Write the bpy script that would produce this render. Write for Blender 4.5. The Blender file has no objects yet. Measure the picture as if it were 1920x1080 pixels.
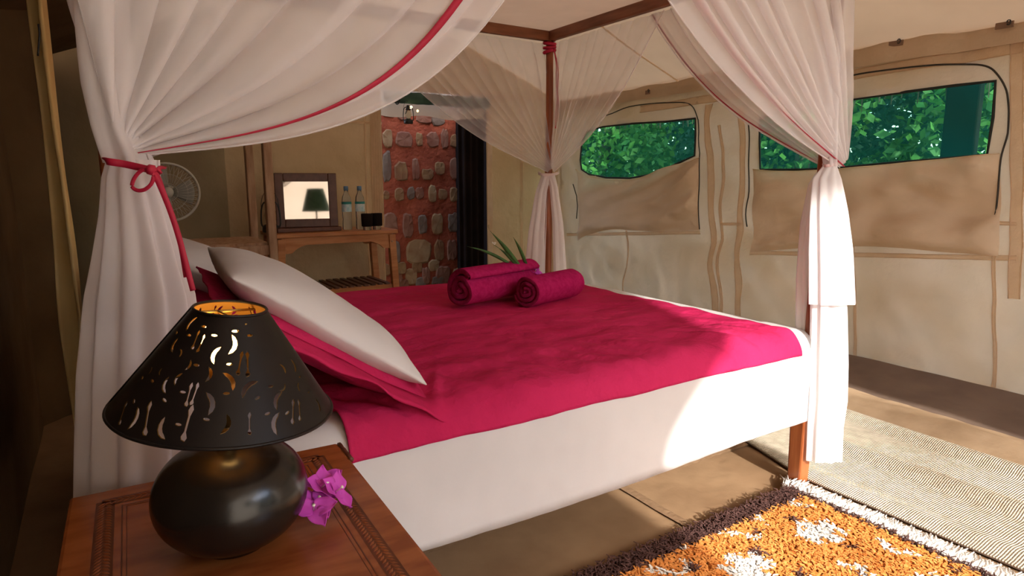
import bpy, bmesh, math, random
from math import sin, cos, pi, radians as rad, atan2, hypot
from mathutils import Vector as V, Matrix, noise
from mathutils.geometry import delaunay_2d_cdt
random.seed(4)
sc = bpy.context.scene
col = sc.collection

# ---------------------------------------------------------------- camera, light, exposure
FOC, PIT, YAW, CH = 1206.0, .167, .5688, 1.09
cd = bpy.data.cameras.new('camera'); cam = bpy.data.objects.new('camera', cd); col.objects.link(cam)
cd.sensor_width = 36; cd.lens = FOC / 1920 * 36; cd.clip_start = .02
cam.location = (0, 0, CH); cam.rotation_euler = (pi / 2 - PIT, 0, -YAW); sc.camera = cam
sc.view_settings.view_transform = 'Standard'; sc.view_settings.look = 'None'
sc.view_settings.gamma = 1; sc.view_settings.use_curve_mapping = False
sc.cycles.transparent_max_bounces = 32
sc.view_settings.exposure = -0.15
SUN_EL, SUN_AZ = rad(26), rad(8)
w = bpy.data.worlds.new('sky'); sc.world = w; w.use_nodes = True
wn = w.node_tree.nodes; bg = wn['Background']
sk = wn.new('ShaderNodeTexSky'); sk.sky_type = 'NISHITA'; sk.sun_disc = False
sk.sun_elevation = rad(38); sk.sun_rotation = pi; sk.dust_density = 2.0; sk.ozone_density = 1.0
w.node_tree.links.new(sk.outputs[0], bg.inputs[0]); bg.inputs[1].default_value = 1.35
sl = bpy.data.lights.new('sun', 'SUN'); sl.energy = 8; sl.angle = rad(1.2); sl.color = (1, .95, .88)
so = bpy.data.objects.new('sun', sl); col.objects.link(so)
sdir = V((sin(SUN_AZ) * cos(SUN_EL), cos(SUN_AZ) * cos(SUN_EL), -sin(SUN_EL)))
so.rotation_euler = sdir.to_track_quat('-Z', 'Y').to_euler(); so.location = (0, -8, 6)

def stand_in_light(name, loc, direction, sx, sy, e, c):     # added area light that stands in for daylight
    l = bpy.data.lights.new(name, 'AREA'); l.shape = 'RECTANGLE'; l.size = sx; l.size_y = sy; l.energy = e; l.color = c
    o = bpy.data.objects.new(name, l); col.objects.link(o); o.location = loc
    o.rotation_euler = V(direction).to_track_quat('-Z', 'Y').to_euler(); return o
stand_in_light('bathroom_fill', (2.4, 5.6, 2.5), (0, .1, -1), 1.2, .8, 1.6, (1, .95, .9))  # unseen lamp added above the bathroom doorway in place of daylight

# ---------------------------------------------------------------- helpers
def unp(x, y, ax, val):
    F = V((sin(YAW) * cos(PIT), cos(YAW) * cos(PIT), -sin(PIT))); R = V((cos(YAW), -sin(YAW), 0)); U = R.cross(F)
    d = F + R * ((x - 960) / FOC) + U * ((540 - y) / FOC); C = V((0, 0, CH))
    return C + d * ((val - C[ax]) / d[ax])

def link(o, parent=None):
    col.objects.link(o)
    if parent: o.parent = parent
    return o
def mesh_obj(name, verts, faces, mat, parent=None, smooth=True, uv=None):
    me = bpy.data.meshes.new(name); me.from_pydata([tuple(v) for v in verts], [], faces); me.update()
    if smooth: me.polygons.foreach_set('use_smooth', [True] * len(me.polygons))
    if uv:
        l = me.uv_layers.new(name='uv')
        for lp in me.loops: l.data[lp.index].uv = uv[lp.vertex_index]
    for m in (mat if isinstance(mat, (list, tuple)) else [mat]): me.materials.append(m)
    return link(bpy.data.objects.new(name, me), parent)
def bm_obj(name, bm, mat, parent=None, smooth=False):
    me = bpy.data.meshes.new(name); bm.to_mesh(me); bm.free()
    if smooth: me.polygons.foreach_set('use_smooth', [True] * len(me.polygons))
    for m in (mat if isinstance(mat, (list, tuple)) else [mat]): me.materials.append(m)
    return link(bpy.data.objects.new(name, me), parent)
def empty(name, loc=(0, 0, 0), rz=0):
    o = bpy.data.objects.new(name, None); o.location = loc; o.rotation_euler = (0, 0, rz); o.empty_display_size = .05
    return link(o)
def tag(o, label=None, cat=None, group=None, kind=None):
    if label: o['label'] = label
    if cat: o['category'] = cat
    if group: o['group'] = group
    if kind: o['kind'] = kind
    return o
def solid(o, t, off=0):
    m = o.modifiers.new('s', 'SOLIDIFY'); m.thickness = t; m.offset = off; return o
def bevel(o, wd, seg=2):
    m = o.modifiers.new('b', 'BEVEL'); m.width = wd; m.segments = seg; m.limit_method = 'ANGLE'; return o
def local(parent, o):      # child built in world coordinates under an empty with a location
    o.matrix_parent_inverse = Matrix.LocRotScale(parent.location, parent.rotation_euler, None).inverted(); return o

def box(bm, c, s, rot=None, taper=None):
    r = bmesh.ops.create_cube(bm, size=1); M = Matrix.Translation(c) @ (rot.to_4x4() if rot else Matrix()) @ Matrix.Diagonal((*s, 1))
    if taper:
        for v in r['verts']:
            if v.co.z < 0: v.co.x *= taper; v.co.y *= taper
    bmesh.ops.transform(bm, matrix=M, verts=r['verts']); return r['verts']
def box_obj(name, c, s, mat, parent=None, b=.004, rot=None, taper=None):
    bm = bmesh.new(); box(bm, c, s, rot, taper); o = bm_obj(name, bm, mat, parent)
    if b: bevel(o, b)
    return o
def beam(bm, a, b, wd, ht, up=V((0, 0, 1))):
    a, b = V(a), V(b); d = (b - a); L = d.length; d.normalize()
    s = d.cross(up).normalized(); u = s.cross(d)
    M = Matrix((s, d, u)).transposed().to_4x4(); M.translation = (a + b) / 2
    r = bmesh.ops.create_cube(bm, size=1)
    bmesh.ops.transform(bm, matrix=M @ Matrix.Diagonal((wd, L, ht, 1)), verts=r['verts'])
def tube_data(pts, rads, n=8, closed=False, flat=1.0, upv=V((0, 0, 1))):
    vs, fs = [], []; N = len(pts); pts = [V(p) for p in pts]
    if not isinstance(rads, (list, tuple)): rads = [rads] * N
    if not closed and N > 1 and abs((pts[-1] - pts[0]).normalized().dot(upv)) > .85: upv = V((1, 0, 0)) if abs(upv.x) < .5 else V((0, 1, 0))
    for i, p in enumerate(pts):
        t = (pts[(i + 1) % N] - pts[i - 1]) if closed else (pts[min(i + 1, N - 1)] - pts[max(i - 1, 0)])
        t.normalize(); s = t.cross(upv)
        if s.length < 1e-3: s = t.cross(V((1, 0, 0)))
        s.normalize(); u = s.cross(t)
        for k in range(n):
            a = 2 * pi * k / n; vs.append(p + s * cos(a) * rads[i] * flat + u * sin(a) * rads[i])
    for i in range(N if closed else N - 1):
        j = (i + 1) % N
        for k in range(n): fs.append((i * n + k, i * n + (k + 1) % n, j * n + (k + 1) % n, j * n + k))
    if not closed: fs += [tuple(range(n))[::-1], tuple((N - 1) * n + k for k in range(n))]
    return vs, fs
def tube(name, pts, r, mat, parent=None, n=8, closed=False, flat=1.0, upv=V((0, 0, 1))):
    vs, fs = tube_data(pts, r, n, closed, flat, upv); return mesh_obj(name, vs, fs, mat, parent)
def lathe(name, prof, mat, parent=None, n=48, c=(0, 0, 0), squash=None, cap=True):
    vs, fs = [], []; c = V(c)
    for (r, z) in prof:
        for k in range(n):
            a = 2 * pi * k / n; vs.append(c + V((r * cos(a), r * sin(a), z)))
    for i in range(len(prof) - 1):
        for k in range(n): fs.append((i * n + k, i * n + (k + 1) % n, (i + 1) * n + (k + 1) % n, (i + 1) * n + k))
    if cap: fs += [tuple(range(n))[::-1], tuple((len(prof) - 1) * n + k for k in range(n))]
    return mesh_obj(name, vs, fs, mat, parent)
def grid(nu, nv, f):
    vs = [f(i / (nu - 1), j / (nv - 1)) for i in range(nu) for j in range(nv)]
    fs = [(i * nv + j, (i + 1) * nv + j, (i + 1) * nv + j + 1, i * nv + j + 1) for i in range(nu - 1) for j in range(nv - 1)]
    return vs, fs
def grid_obj(name, nu, nv, f, mat, parent=None):
    vs, fs = grid(nu, nv, f)
    return mesh_obj(name, vs, fs, mat, parent, uv=[(i / (nu - 1), j / (nv - 1)) for i in range(nu) for j in range(nv)])
def join_data(items):
    vs, fs = [], []
    for a, b in items:
        o = len(vs); vs += list(a); fs += [tuple(i + o for i in f) for f in b]
    return vs, fs
def smooth_poly(pts, n=6, closed=False):          # Catmull-Rom through points
    pts = [V(p) for p in pts]; out = []; N = len(pts)
    for i in range(N if closed else N - 1):
        p0 = pts[(i - 1) % N] if closed or i > 0 else pts[0]; p1 = pts[i]; p2 = pts[(i + 1) % N]
        p3 = pts[(i + 2) % N] if closed or i + 2 < N else pts[-1]
        for k in range(n):
            t = k / n
            out.append(.5 * (2 * p1 + (p2 - p0) * t + (2 * p0 - 5 * p1 + 4 * p2 - p3) * t * t + (3 * p1 - p0 - 3 * p2 + p3) * t ** 3))
    if not closed: out.append(pts[-1])
    return out
def inside(p, poly):
    c = False; j = len(poly) - 1
    for i in range(len(poly)):
        a, b = poly[i], poly[j]
        if (a[1] > p[1]) != (b[1] > p[1]) and p[0] < (b[0] - a[0]) * (p[1] - a[1]) / (b[1] - a[1]) + a[0]: c = not c
        j = i
    return c
def cdt(outer, holes, step):                      # plane region with holes as triangles
    pts, edges = [], []
    for poly in [outer] + holes:
        o = len(pts); n = len(poly); pts += [V((p[0], p[1])) for p in poly]; edges += [(o + i, o + (i + 1) % n) for i in range(n)]
    x0 = min(p[0] for p in outer); x1 = max(p[0] for p in outer); y0 = min(p[1] for p in outer); y1 = max(p[1] for p in outer)
    bx = [(min(p[0] for p in h), max(p[0] for p in h), min(p[1] for p in h), max(p[1] for p in h)) for h in holes]
    def inhole(p):
        return any(b[0] <= p[0] <= b[1] and b[2] <= p[1] <= b[3] and inside(p, h) for b, h in zip(bx, holes))
    nx = int((x1 - x0) / step); ny = int((y1 - y0) / step)
    for i in range(1, nx):
        for j in range(1, ny):
            p = (x0 + (x1 - x0) * (i + (.5 if j % 2 else 0)) / nx, y0 + (y1 - y0) * j / ny)
            if p[0] < x1 - step * .3 and inside(p, outer) and not inhole(p): pts.append(V(p))
    vs, _, fs, _, _, _ = delaunay_2d_cdt(pts, edges, [], 0, 1e-6)
    out = []
    for f in fs:
        c = sum((vs[i] for i in f), V((0, 0))) / len(f)
        if inside(c, outer) and not inhole(c): out.append(tuple(f))
    return vs, out
def nz(x, y, z=0.0, s=1.0): return noise.noise(V((x * s, y * s, z * s)))

# ---------------------------------------------------------------- materials
def mat(name, c1, c2=None, rough=.8, scale=8, stretch=(1, 1, 1), bump=0, bscale=60, metal=0, sheen=0, trans=0, spec=.5, detail=4, weave=None, coat=0, bdist=.01, coords='Object', contrast=(.35, .65)):
    m = bpy.data.materials.new(name); m.use_nodes = True; nt = m.node_tree; N = nt.nodes; L = nt.links
    b = N['Principled BSDF']; b.inputs['Roughness'].default_value = rough; b.inputs['Metallic'].default_value = metal
    b.inputs['Specular IOR Level'].default_value = spec
    if coat: b.inputs['Coat Weight'].default_value = coat; b.inputs['Coat Roughness'].default_value = .15
    if sheen: b.inputs['Sheen Weight'].default_value = sheen
    tc = N.new('ShaderNodeTexCoord'); mp = N.new('ShaderNodeMapping'); mp.inputs['Scale'].default_value = stretch
    L.new(tc.outputs[coords], mp.inputs[0])
    c2 = c2 or c1
    n = N.new('ShaderNodeTexNoise'); n.inputs['Scale'].default_value = scale; n.inputs['Detail'].default_value = detail
    L.new(mp.outputs[0], n.inputs['Vector'])
    r = N.new('ShaderNodeValToRGB'); r.color_ramp.elements[0].position = contrast[0]; r.color_ramp.elements[1].position = contrast[1]
    r.color_ramp.elements[0].color = (*c1, 1); r.color_ramp.elements[1].color = (*c2, 1)
    L.new(n.outputs['Fac'], r.inputs[0]); L.new(r.outputs[0], b.inputs['Base Color'])
    if bump or weave:
        bp = N.new('ShaderNodeBump'); bp.inputs['Strength'].default_value = bump or .3; bp.inputs['Distance'].default_value = bdist
        if weave:
            w1 = N.new('ShaderNodeTexWave'); w1.inputs['Scale'].default_value = weave; w1.bands_direction = 'X'
            w2 = N.new('ShaderNodeTexWave'); w2.inputs['Scale'].default_value = weave; w2.bands_direction = 'Y'
            mx = N.new('ShaderNodeMath'); mx.operation = 'ADD'
            for q in (w1, w2): L.new(mp.outputs[0], q.inputs['Vector'])
            L.new(w1.outputs['Fac'], mx.inputs[0]); L.new(w2.outputs['Fac'], mx.inputs[1]); L.new(mx.outputs[0], bp.inputs['Height'])
        else:
            n2 = N.new('ShaderNodeTexNoise'); n2.inputs['Scale'].default_value = bscale; n2.inputs['Detail'].default_value = 5
            L.new(mp.outputs[0], n2.inputs['Vector']); L.new(n2.outputs['Fac'], bp.inputs['Height'])
        L.new(bp.outputs[0], b.inputs['Normal'])
    if trans:
        t = N.new('ShaderNodeBsdfTranslucent'); mxs = N.new('ShaderNodeMixShader'); mxs.inputs[0].default_value = trans
        L.new(r.outputs[0], t.inputs[0]); L.new(b.outputs[0], mxs.inputs[1]); L.new(t.outputs[0], mxs.inputs[2])
        L.new(mxs.outputs[0], N['Material Output'].inputs[0])
    return m
def sheer(name, c, op, tr=.5, thread=0):
    m = bpy.data.materials.new(name); m.use_nodes = True; nt = m.node_tree; N = nt.nodes; L = nt.links; N.remove(N['Principled BSDF'])
    d = N.new('ShaderNodeBsdfDiffuse'); t = N.new('ShaderNodeBsdfTranslucent'); a = N.new('ShaderNodeMixShader'); a.inputs[0].default_value = tr
    d.inputs[0].default_value = (*c, 1); t.inputs[0].default_value = (*c, 1)
    L.new(d.outputs[0], a.inputs[1]); L.new(t.outputs[0], a.inputs[2])
    tp = N.new('ShaderNodeBsdfTransparent'); x = N.new('ShaderNodeMixShader')
    L.new(tp.outputs[0], x.inputs[1]); L.new(a.outputs[0], x.inputs[2])
    tc = N.new('ShaderNodeTexCoord'); n = N.new('ShaderNodeTexNoise'); n.inputs['Scale'].default_value = 9; L.new(tc.outputs['Object'], n.inputs['Vector'])
    mr = N.new('ShaderNodeMapRange'); mr.inputs[3].default_value = op - .06; mr.inputs[4].default_value = op + .06
    L.new(n.outputs['Fac'], mr.inputs[0]); L.new(mr.outputs[0], x.inputs[0])
    L.new(x.outputs[0], N['Material Output'].inputs[0]); return m
def emis(name, c, s):
    m = bpy.data.materials.new(name); m.use_nodes = True; b = m.node_tree.nodes['Principled BSDF']
    b.inputs['Base Color'].default_value = (*c, 1); b.inputs['Emission Color'].default_value = (*c, 1); b.inputs['Emission Strength'].default_value = s; return m

canvas = mat('tan_canvas', (.64, .49, .33), (.71, .55, .385), .9, 3, bump=.6, bscale=5, trans=.30, spec=.15, bdist=.05)
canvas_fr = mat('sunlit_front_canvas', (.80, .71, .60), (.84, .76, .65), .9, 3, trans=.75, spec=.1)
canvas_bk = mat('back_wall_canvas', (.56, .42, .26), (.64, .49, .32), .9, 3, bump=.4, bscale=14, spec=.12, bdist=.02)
canvas_fl = mat('storm_flap_canvas', (.74, .57, .40), (.80, .63, .455), .9, 3, bump=.55, bscale=5, trans=.3, spec=.1, bdist=.05)
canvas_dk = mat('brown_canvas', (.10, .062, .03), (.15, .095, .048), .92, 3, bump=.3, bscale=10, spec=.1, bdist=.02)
canvas_mid = mat('shaded_back_canvas', (.30, .24, .15), (.37, .29, .19), .92, 3, bump=.3, bscale=10, spec=.1, bdist=.02)  # darkened canvas colour, carries the shade of the back-left wall
canvas_seam = mat('canvas_seam', (.84, .67, .48), (.89, .72, .53), .9, 20, bump=.5, bscale=90, trans=.58, spec=.1)
roofm = mat('roof_canvas', (.50, .34, .20), (.56, .385, .23), .9, 2, bump=.15, bscale=9, trans=.13, spec=.1)
strip_m = mat('ochre_canvas', (.92, .70, .34), (.78, .54, .22), .9, 5, stretch=(1, 1, .4), bump=.3, bscale=20, spec=.1)
piping = mat('dark_piping', (.035, .028, .02), rough=.8)
cord_m = mat('window_binding', (.012, .014, .012), rough=.8)
floorm = mat('floor_canvas', (.27, .165, .09), (.34, .215, .12), .9, 5, bump=.3, bscale=12, spec=.1, bdist=.02)
floor_seam = mat('floor_seam', (.24, .145, .08), (.30, .19, .11), .9, 20, bump=.4, bscale=60, spec=.1)
flapm = mat('mud_flap', (.16, .11, .085), (.20, .14, .105), .9, 5, bump=.3, bscale=12, spec=.15, bdist=.02)
humpm = mat('ground_sheet_edge', (.40, .28, .17), (.50, .36, .23), .9, 6, bump=.3, bscale=14, spec=.1, bdist=.02)
matm = mat('woven_straw', (.64, .56, .43), (.80, .72, .58), .85, 30, weave=42, bump=.7, spec=.2, bdist=.006)
wood = mat('red_brown_wood', (.20, .052, .018), (.33, .10, .035), .38, 5, stretch=(8, 8, 1), spec=.4, detail=6)
wood_h = mat('red_wood_horizontal', (.17, .06, .025), (.28, .11, .05), .45, 5, stretch=(1, 8, 8), spec=.3, detail=6)
legwood = mat('orange_red_wood', (.30, .075, .022), (.42, .13, .04), .35, 5, stretch=(10, 10, 1), detail=6)
oldwood = mat('worn_wood', (.34, .18, .10), (.54, .35, .23), .6, 5, stretch=(7, 7, 1), spec=.3, detail=6, bump=.2, bscale=25)
vwood = mat('vanity_wood', (.42, .15, .05), (.56, .24, .09), .4, 5, stretch=(1, 7, 7), spec=.4, detail=6)
dkwood = mat('dark_frame_wood', (.085, .026, .015), (.13, .045, .026), .4, 6, stretch=(4, 4, 4))
topwood = mat('polished_table_wood', (.235, .062, .018), (.33, .105, .030), .27, 4, stretch=(2.5, 9, 1), spec=.45, detail=7, coat=.15)
groove = mat('carved_wood', (.09, .024, .009), (.12, .034, .012), .5, 30)
carve = mat('raised_carving', (.19, .05, .016), (.27, .08, .024), .35, 30)
white = mat('white_cotton', (.63, .62, .625), (.67, .66, .665), .9, 4, bump=.2, bscale=7, spec=.05)
red = mat('crimson_cotton', (.46, .018, .085), (.54, .026, .11), .85, 3, bump=.9, bscale=9, spec=.05, bdist=.03)
red2 = mat('crimson_ribbon', (.40, .004, .035), (.48, .008, .05), .6, 9)
towelm = mat('burgundy_terry', (.36, .010, .085), (.46, .018, .12), 1, 60, bump=.9, bscale=320, spec=.03, bdist=.004)
towel_in = mat('towel_edge', (.17, .006, .035), (.24, .012, .055), 1, 60, bump=.9, bscale=320, spec=.03, bdist=.004)
netm = sheer('pink_white_net', (.98, .95, .97), .56, .2)
net2 = sheer('bunched_net', (.96, .92, .94), .80, .4)
net3 = sheer('sunlit_net', (.93, .91, .92), .82, .35)
netfar = sheer('far_net', (.96, .92, .94), .32, .2)
canopy_m = sheer('canopy_cloth', (.95, .89, .88), .85, .7)
black = mat('black_pot_glaze', (.006, .005, .005), (.014, .012, .010), .24, 8, bump=.1, bscale=14, spec=.5, bdist=.01)
shade_out = mat('black_shade', (.007, .005, .005), (.011, .008, .007), .42, 12, spec=.3)
gold = mat('gold_lining', (.30, .16, .035), (.42, .24, .06), .45, 12, metal=.5)
brass = mat('brass', (.5, .33, .1), rough=.35, metal=1)
chrome = mat('chrome', (.7, .7, .7), rough=.2, metal=1)
bulb = emis('warm_bulb', (1, .55, .16), 14)
mudm = mat('red_mud_mortar', (.24, .055, .030), (.32, .08, .042), .95, 7, bump=.6, bscale=25, spec=.1, bdist=.03)
stones = [mat('stone_' + n, a, b, .85, 9, bump=.5, bscale=20, spec=.2, detail=6) for n, a, b in (
    ('ochre', (.26, .15, .07), (.20, .09, .045)), ('grey', (.18, .13, .10), (.13, .08, .06)), ('pink', (.24, .115, .075), (.18, .065, .04)), ('cream', (.33, .22, .12), (.26, .14, .07)))]
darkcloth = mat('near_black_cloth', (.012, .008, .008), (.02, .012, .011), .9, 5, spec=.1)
greencloth = mat('green_canvas', (.03, .07, .055), (.05, .10, .08), .9, 8, bump=.3, bscale=20)
leafm = mat('palm_leaf', (.02, .07, .015), (.05, .14, .03), .45, 20, stretch=(1, 1, 1))
bract = mat('magenta_bract', (.62, .05, .55), (.75, .12, .66), .6, 12, trans=.25, spec=.2)
creamm = mat('cream_petal', (.85, .80, .70), rough=.6)
blackm = mat('black_metal', (.015, .014, .014), rough=.4, spec=.5)
fanm = mat('white_fan_plastic', (.62, .60, .54), rough=.4)
yarn_o = mat('orange_yarn', (.62, .22, .05), (.85, .38, .11), 1, 90, spec=.05)
yarn_w = mat('white_yarn', (.78, .75, .70), (.88, .85, .80), 1, 60, spec=.05)
yarn_b = mat('brown_yarn', (.07, .035, .03), (.15, .08, .07), 1, 60, spec=.05)
rugback = mat('rug_backing', (.20, .07, .03), (.28, .10, .04), 1, 60)
soil = mat('dry_ground', (.30, .26, .20), (.24, .22, .15), 1, 2, bump=.5, bscale=6)
barkm = mat('bark', (.10, .07, .045), (.16, .11, .07), .95, 8, stretch=(4, 4, 1), bump=.6, bscale=14)
leaf_a = mat('leaf_bright', (.05, .17, .03), (.14, .28, .05), .6, 4, trans=.35)
leaf_b = mat('leaf_deep', (.012, .06, .03), (.03, .11, .045), .6, 4, trans=.35)

def screen_mat():      # green insect mesh: part of the light passes through its holes, tinted threads in between
    m = bpy.data.materials.new('green_insect_mesh'); m.use_nodes = True; nt = m.node_tree; N = nt.nodes; L = nt.links; N.remove(N['Principled BSDF'])
    tp = N.new('ShaderNodeBsdfTransparent'); tp.inputs[0].default_value = (.42, .80, .62, 1)
    d = N.new('ShaderNodeBsdfTranslucent'); d.inputs[0].default_value = (.008, .11, .08, 1)
    x = N.new('ShaderNodeMixShader'); x.inputs[0].default_value = .34
    L.new(tp.outputs[0], x.inputs[1]); L.new(d.outputs[0], x.inputs[2]); L.new(x.outputs[0], N['Material Output'].inputs[0]); return m
screenm = screen_mat()
def glass_mat(name, c, rough=.02):
    m = bpy.data.materials.new(name); m.use_nodes = True; b = m.node_tree.nodes['Principled BSDF']
    b.inputs['Base Color'].default_value = (*c, 1); b.inputs['Roughness'].default_value = rough; b.inputs['Transmission Weight'].default_value = .9; b.inputs['IOR'].default_value = 1.33; return m
watm = glass_mat('clear_bottle', (.85, .92, .95))
labelm = mat('bottle_label', (.75, .80, .85), (.35, .6, .7), .6, 40)
teal = mat('teal_band', (.02, .25, .24), rough=.6)
bluecap = mat('blue_cap', (.12, .22, .38), rough=.5)
mirror_m = mat('mirror_glass', (.36, .32, .28), rough=.03, metal=1)

# ---------------------------------------------------------------- structure: tent
XR, XL, YB, YF, EAVE = 3.72, -.30, 5.0, -1.2, 1.81
def pt_R(px, py): p = unp(px, py, 0, XR); return (p.y, p.z)
# window openings (Y, z) on the right wall
w1 = [pt_R(*p) for p in [(1089, 300), (1090, 268), (1100, 247), (1130, 238), (1190, 232), (1250, 228), (1303, 222), (1304, 255), (1303, 292), (1278, 303), (1250, 316), (1215, 328), (1180, 334), (1135, 333), (1105, 327), (1091, 318)]]
w2 = [pt_R(*p) for p in [(1425, 318), (1424, 262), (1424, 222), (1480, 207), (1570, 190), (1700, 172), (1790, 160), (1868, 152), (1862, 220), (1852, 290), (1760, 298), (1660, 306), (1570, 315), (1500, 318)]]
def wallR_x(y, z):
    k = .02 * nz(y * .9, z * 1.1, 3) + .016 * nz(y * 2.5 + z * 2, z * 1.2, 7) + .009 * nz(y * 6 + z * 5, z * 3 - y, 1)
    k += .007 * sin(y * 31 + 2 * nz(y * 2, z * 2, 8)) * max(0, min(1, (.72 - z) * 4)) * max(0, min(1, (y - 3.0) * 3)) + .012 * nz(y * 3 + z * 3.2, 2, 9) * max(0, min(1, (.9 - z) * 3))
    k += .07 * (.25 - abs(nz(y * 1.5 + z * 2.0, z * 1.3 - y * .9, 14))) + .045 * (.25 - abs(nz(y * 3.2 - z * 2.6, z * 2.2 + y, 15)))
    k += .03 * math.exp(-((z - 1.66) / .07) ** 2) * (0.5 + nz(y * 2, 0, 5))
    return XR + k
vs, fs = cdt([(YF, 0), (YB, 0), (YB, EAVE), (YF, EAVE)], [w1, w2], .036)
wr = mesh_obj('wall_right', [(wallR_x(v[0], v[1]), v[0], v[1]) for v in vs], fs, canvas); tag(wr, kind='structure')
for i, wpoly in enumerate((w1, w2)):
    wn_ = empty('window_%d' % (i + 1)); tag(wn_, kind='structure')
    cx = sum(p[0] for p in wpoly) / len(wpoly); cz = sum(p[1] for p in wpoly) / len(wpoly)
    mv, mf = cdt([((p[0] - cx) * 1.01 + cx, (p[1] - cz) * 1.02 + cz) for p in wpoly], [], .06)
    mesh_obj('insect_mesh', [(wallR_x(v[0], v[1]) + .006, v[0], v[1]) for v in mv], mf, screenm, wn_)
    tube('binding', [(wallR_x(p[0], p[1]) - .003, p[0], p[1]) for p in smooth_poly([V((q[0], q[1], 0)) for q in wpoly], 1, True)], .0075, cord_m, wn_, 6, True, upv=V((1, 0, 0)))
    # storm flap hanging in folds below the pane
    if i == 0: top = [(1082, 318), (1110, 331), (1150, 338), (1200, 336), (1250, 320), (1290, 305), (1312, 296)]; bot = [(1082, 452), (1100, 440), (1150, 430), (1200, 432), (1250, 434), (1290, 432), (1311, 432)]
    else: top = [(1412, 318), (1470, 322), (1540, 320), (1620, 314), (1700, 306), (1790, 298), (1876, 289)]; bot = [(1410, 472), (1470, 468), (1540, 462), (1620, 462), (1700, 466), (1790, 474), (1872, 480)]
    T = smooth_poly([V((*pt_R(*p), 0)) for p in top], 8); B = smooth_poly([V((*pt_R(*p), 0)) for p in bot], 8); nT = len(T) - 1
    def flap(u, v, i=i, T=T, B=B, nT=nT):
        a = T[min(int(u * nT), nT)].lerp(B[min(int(u * nT), nT)], v)
        e = min(1, 12 * min(u, 1 - u + .001), 14 * (1 - v) + .02)
        q = .034 + .026 * sin(v * 7 + 5 * u * (1 if i == 0 else .4) + 2 * nz(u * 3, v * 2, i)) + .05 * nz(u * 5 + v * 4, v * 2 - u * 2, 4 + i) - .03 * abs(nz(u * 6 - v * 5, v * 3, 14 + i))
        if i == 0: q += .03 * sin((v * 1.6 + (u - .1) * 1.5) * 9) * (u * (1 - v) * 3)
        return V((wallR_x(a.x, a.y) - .005 - max(0, q) * e, a.x, a.y))
    grid_obj('storm_flap', nT + 1, 24, flap, canvas_fl, wn_)
    tube('flap_hem', [flap(k / nT, 0) + V((-.002, 0, .002)) for k in range(nT + 1)], .0035, canvas_seam, wn_, 6)

def wall_line(name, pix, r, m, parent, n=5, lift=.004, smooth_n=6, flat=1.0):
    P = [V((*pt_R(*p), 0)) for p in pix]; S = smooth_poly(P, smooth_n)
    return tube(name, [(wallR_x(s.x, s.y) - lift, s.x, s.y) for s in S], r, m, parent, n, flat=flat, upv=V((1, 0, 0)))
# zip lines around the windows
wall_line('zip', [(1590, 142), (1680, 130), (1770, 121), (1840, 122), (1872, 140), (1890, 178), (1890, 240), (1878, 300), (1866, 380), (1860, 452)], .0045, piping, wr, 6, .006)
wall_line('zip', [(1405, 230), (1404, 300), (1402, 370), (1398, 425)], .0045, piping, wr, 6, .006)
wall_line('zip', [(1120, 222), (1180, 200), (1250, 192), (1292, 196), (1308, 225), (1312, 300), (1312, 380), (1311, 430)], .004, piping, wr, 6, .006)
wall_line('zip', [(1074, 345), (1080, 380), (1078, 410)], .004, piping, wr, 6, .006)
def seam(a, b, wd=.03, rad_=.0028, parent=wr):      # sewn double strip on the wall, flat band with two stitched ridges
    A = V((*pt_R(*a), 0)); B = V((*pt_R(*b), 0)); n = 30; d = (B - A).normalized(); s = V((-d.y, d.x, 0))
    band = lambda u, v: (lambda p: V((wallR_x(p.x, p.y) - .0035 - .0015 * sin(pi * v), p.x, p.y)))(A.lerp(B, u) + s * (v - .5) * wd)
    grid_obj('sewn_seam', n, 4, band, canvas_seam, parent)
    for k in (-.5, .5):
        tube('stitched_ridge', [(lambda p: V((wallR_x(p.x, p.y) - .004, p.x, p.y)))(A.lerp(B, i / n) + s * k * wd) for i in range(n + 1)], rad_, canvas_seam, parent, 5)
seam((1325, 195), (1342, 585), .05); seam((1393, 200), (1382, 600), .045); seam((1352, 235), (1352, 590), .02)
seam((1908, 60), (1903, 560), .05); seam((1040, 345), (1050, 500), .04)
seam((1410, 474), (1905, 484), .022, .002); seam((1060, 440), (1311, 436), .022, .002); seam((1590, 405), (1905, 420), .015, .002)
seam((1350, 420), (1392, 420), .015, .002); seam((1864, 480), (1862, 740), .015, .002); seam((1600, 460), (1602, 690), .015, .002)
seam((1200, 205), (1920, 88), .05, .003); seam((1180, 432), (1170, 560), .015, .002)
# eave band and clips
grid_obj('eave_band', 90, 5, lambda u, v: V((wallR_x(YF + (YB - YF) * u, 1.8) - .02 - .02 * sin(pi * v) + .006 * nz(u * 40, v), YF + (YB - YF) * u, EAVE + .02 - .11 * v - .01 * nz(u * 20, 2))), canvas, wr)
tube('eave_cord', [(XR - .03, YF + (YB - YF) * k / 60, EAVE + .025) for k in range(61)], .004, canvas_seam, wr, 6)
for px in ((1690, 84), (1893, 50), (1224, 174)):
    y, z = pt_R(*px); c = V((XR - .055, y, z))
    bm = bmesh.new(); box(bm, c, (.006, .075 if px[0] > 1600 else .05, .03)); bevel(bm_obj('strap_tab', bm, mat('tab_leather', (.22, .13, .08), rough=.7), wr), .002)
    tube('hook', [c + V((-.012, -.02 + .008 * cos(a), .008 + .011 * sin(a))) for a in [k * .7 for k in range(9)]], .003, blackm, wr, 6)

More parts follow.
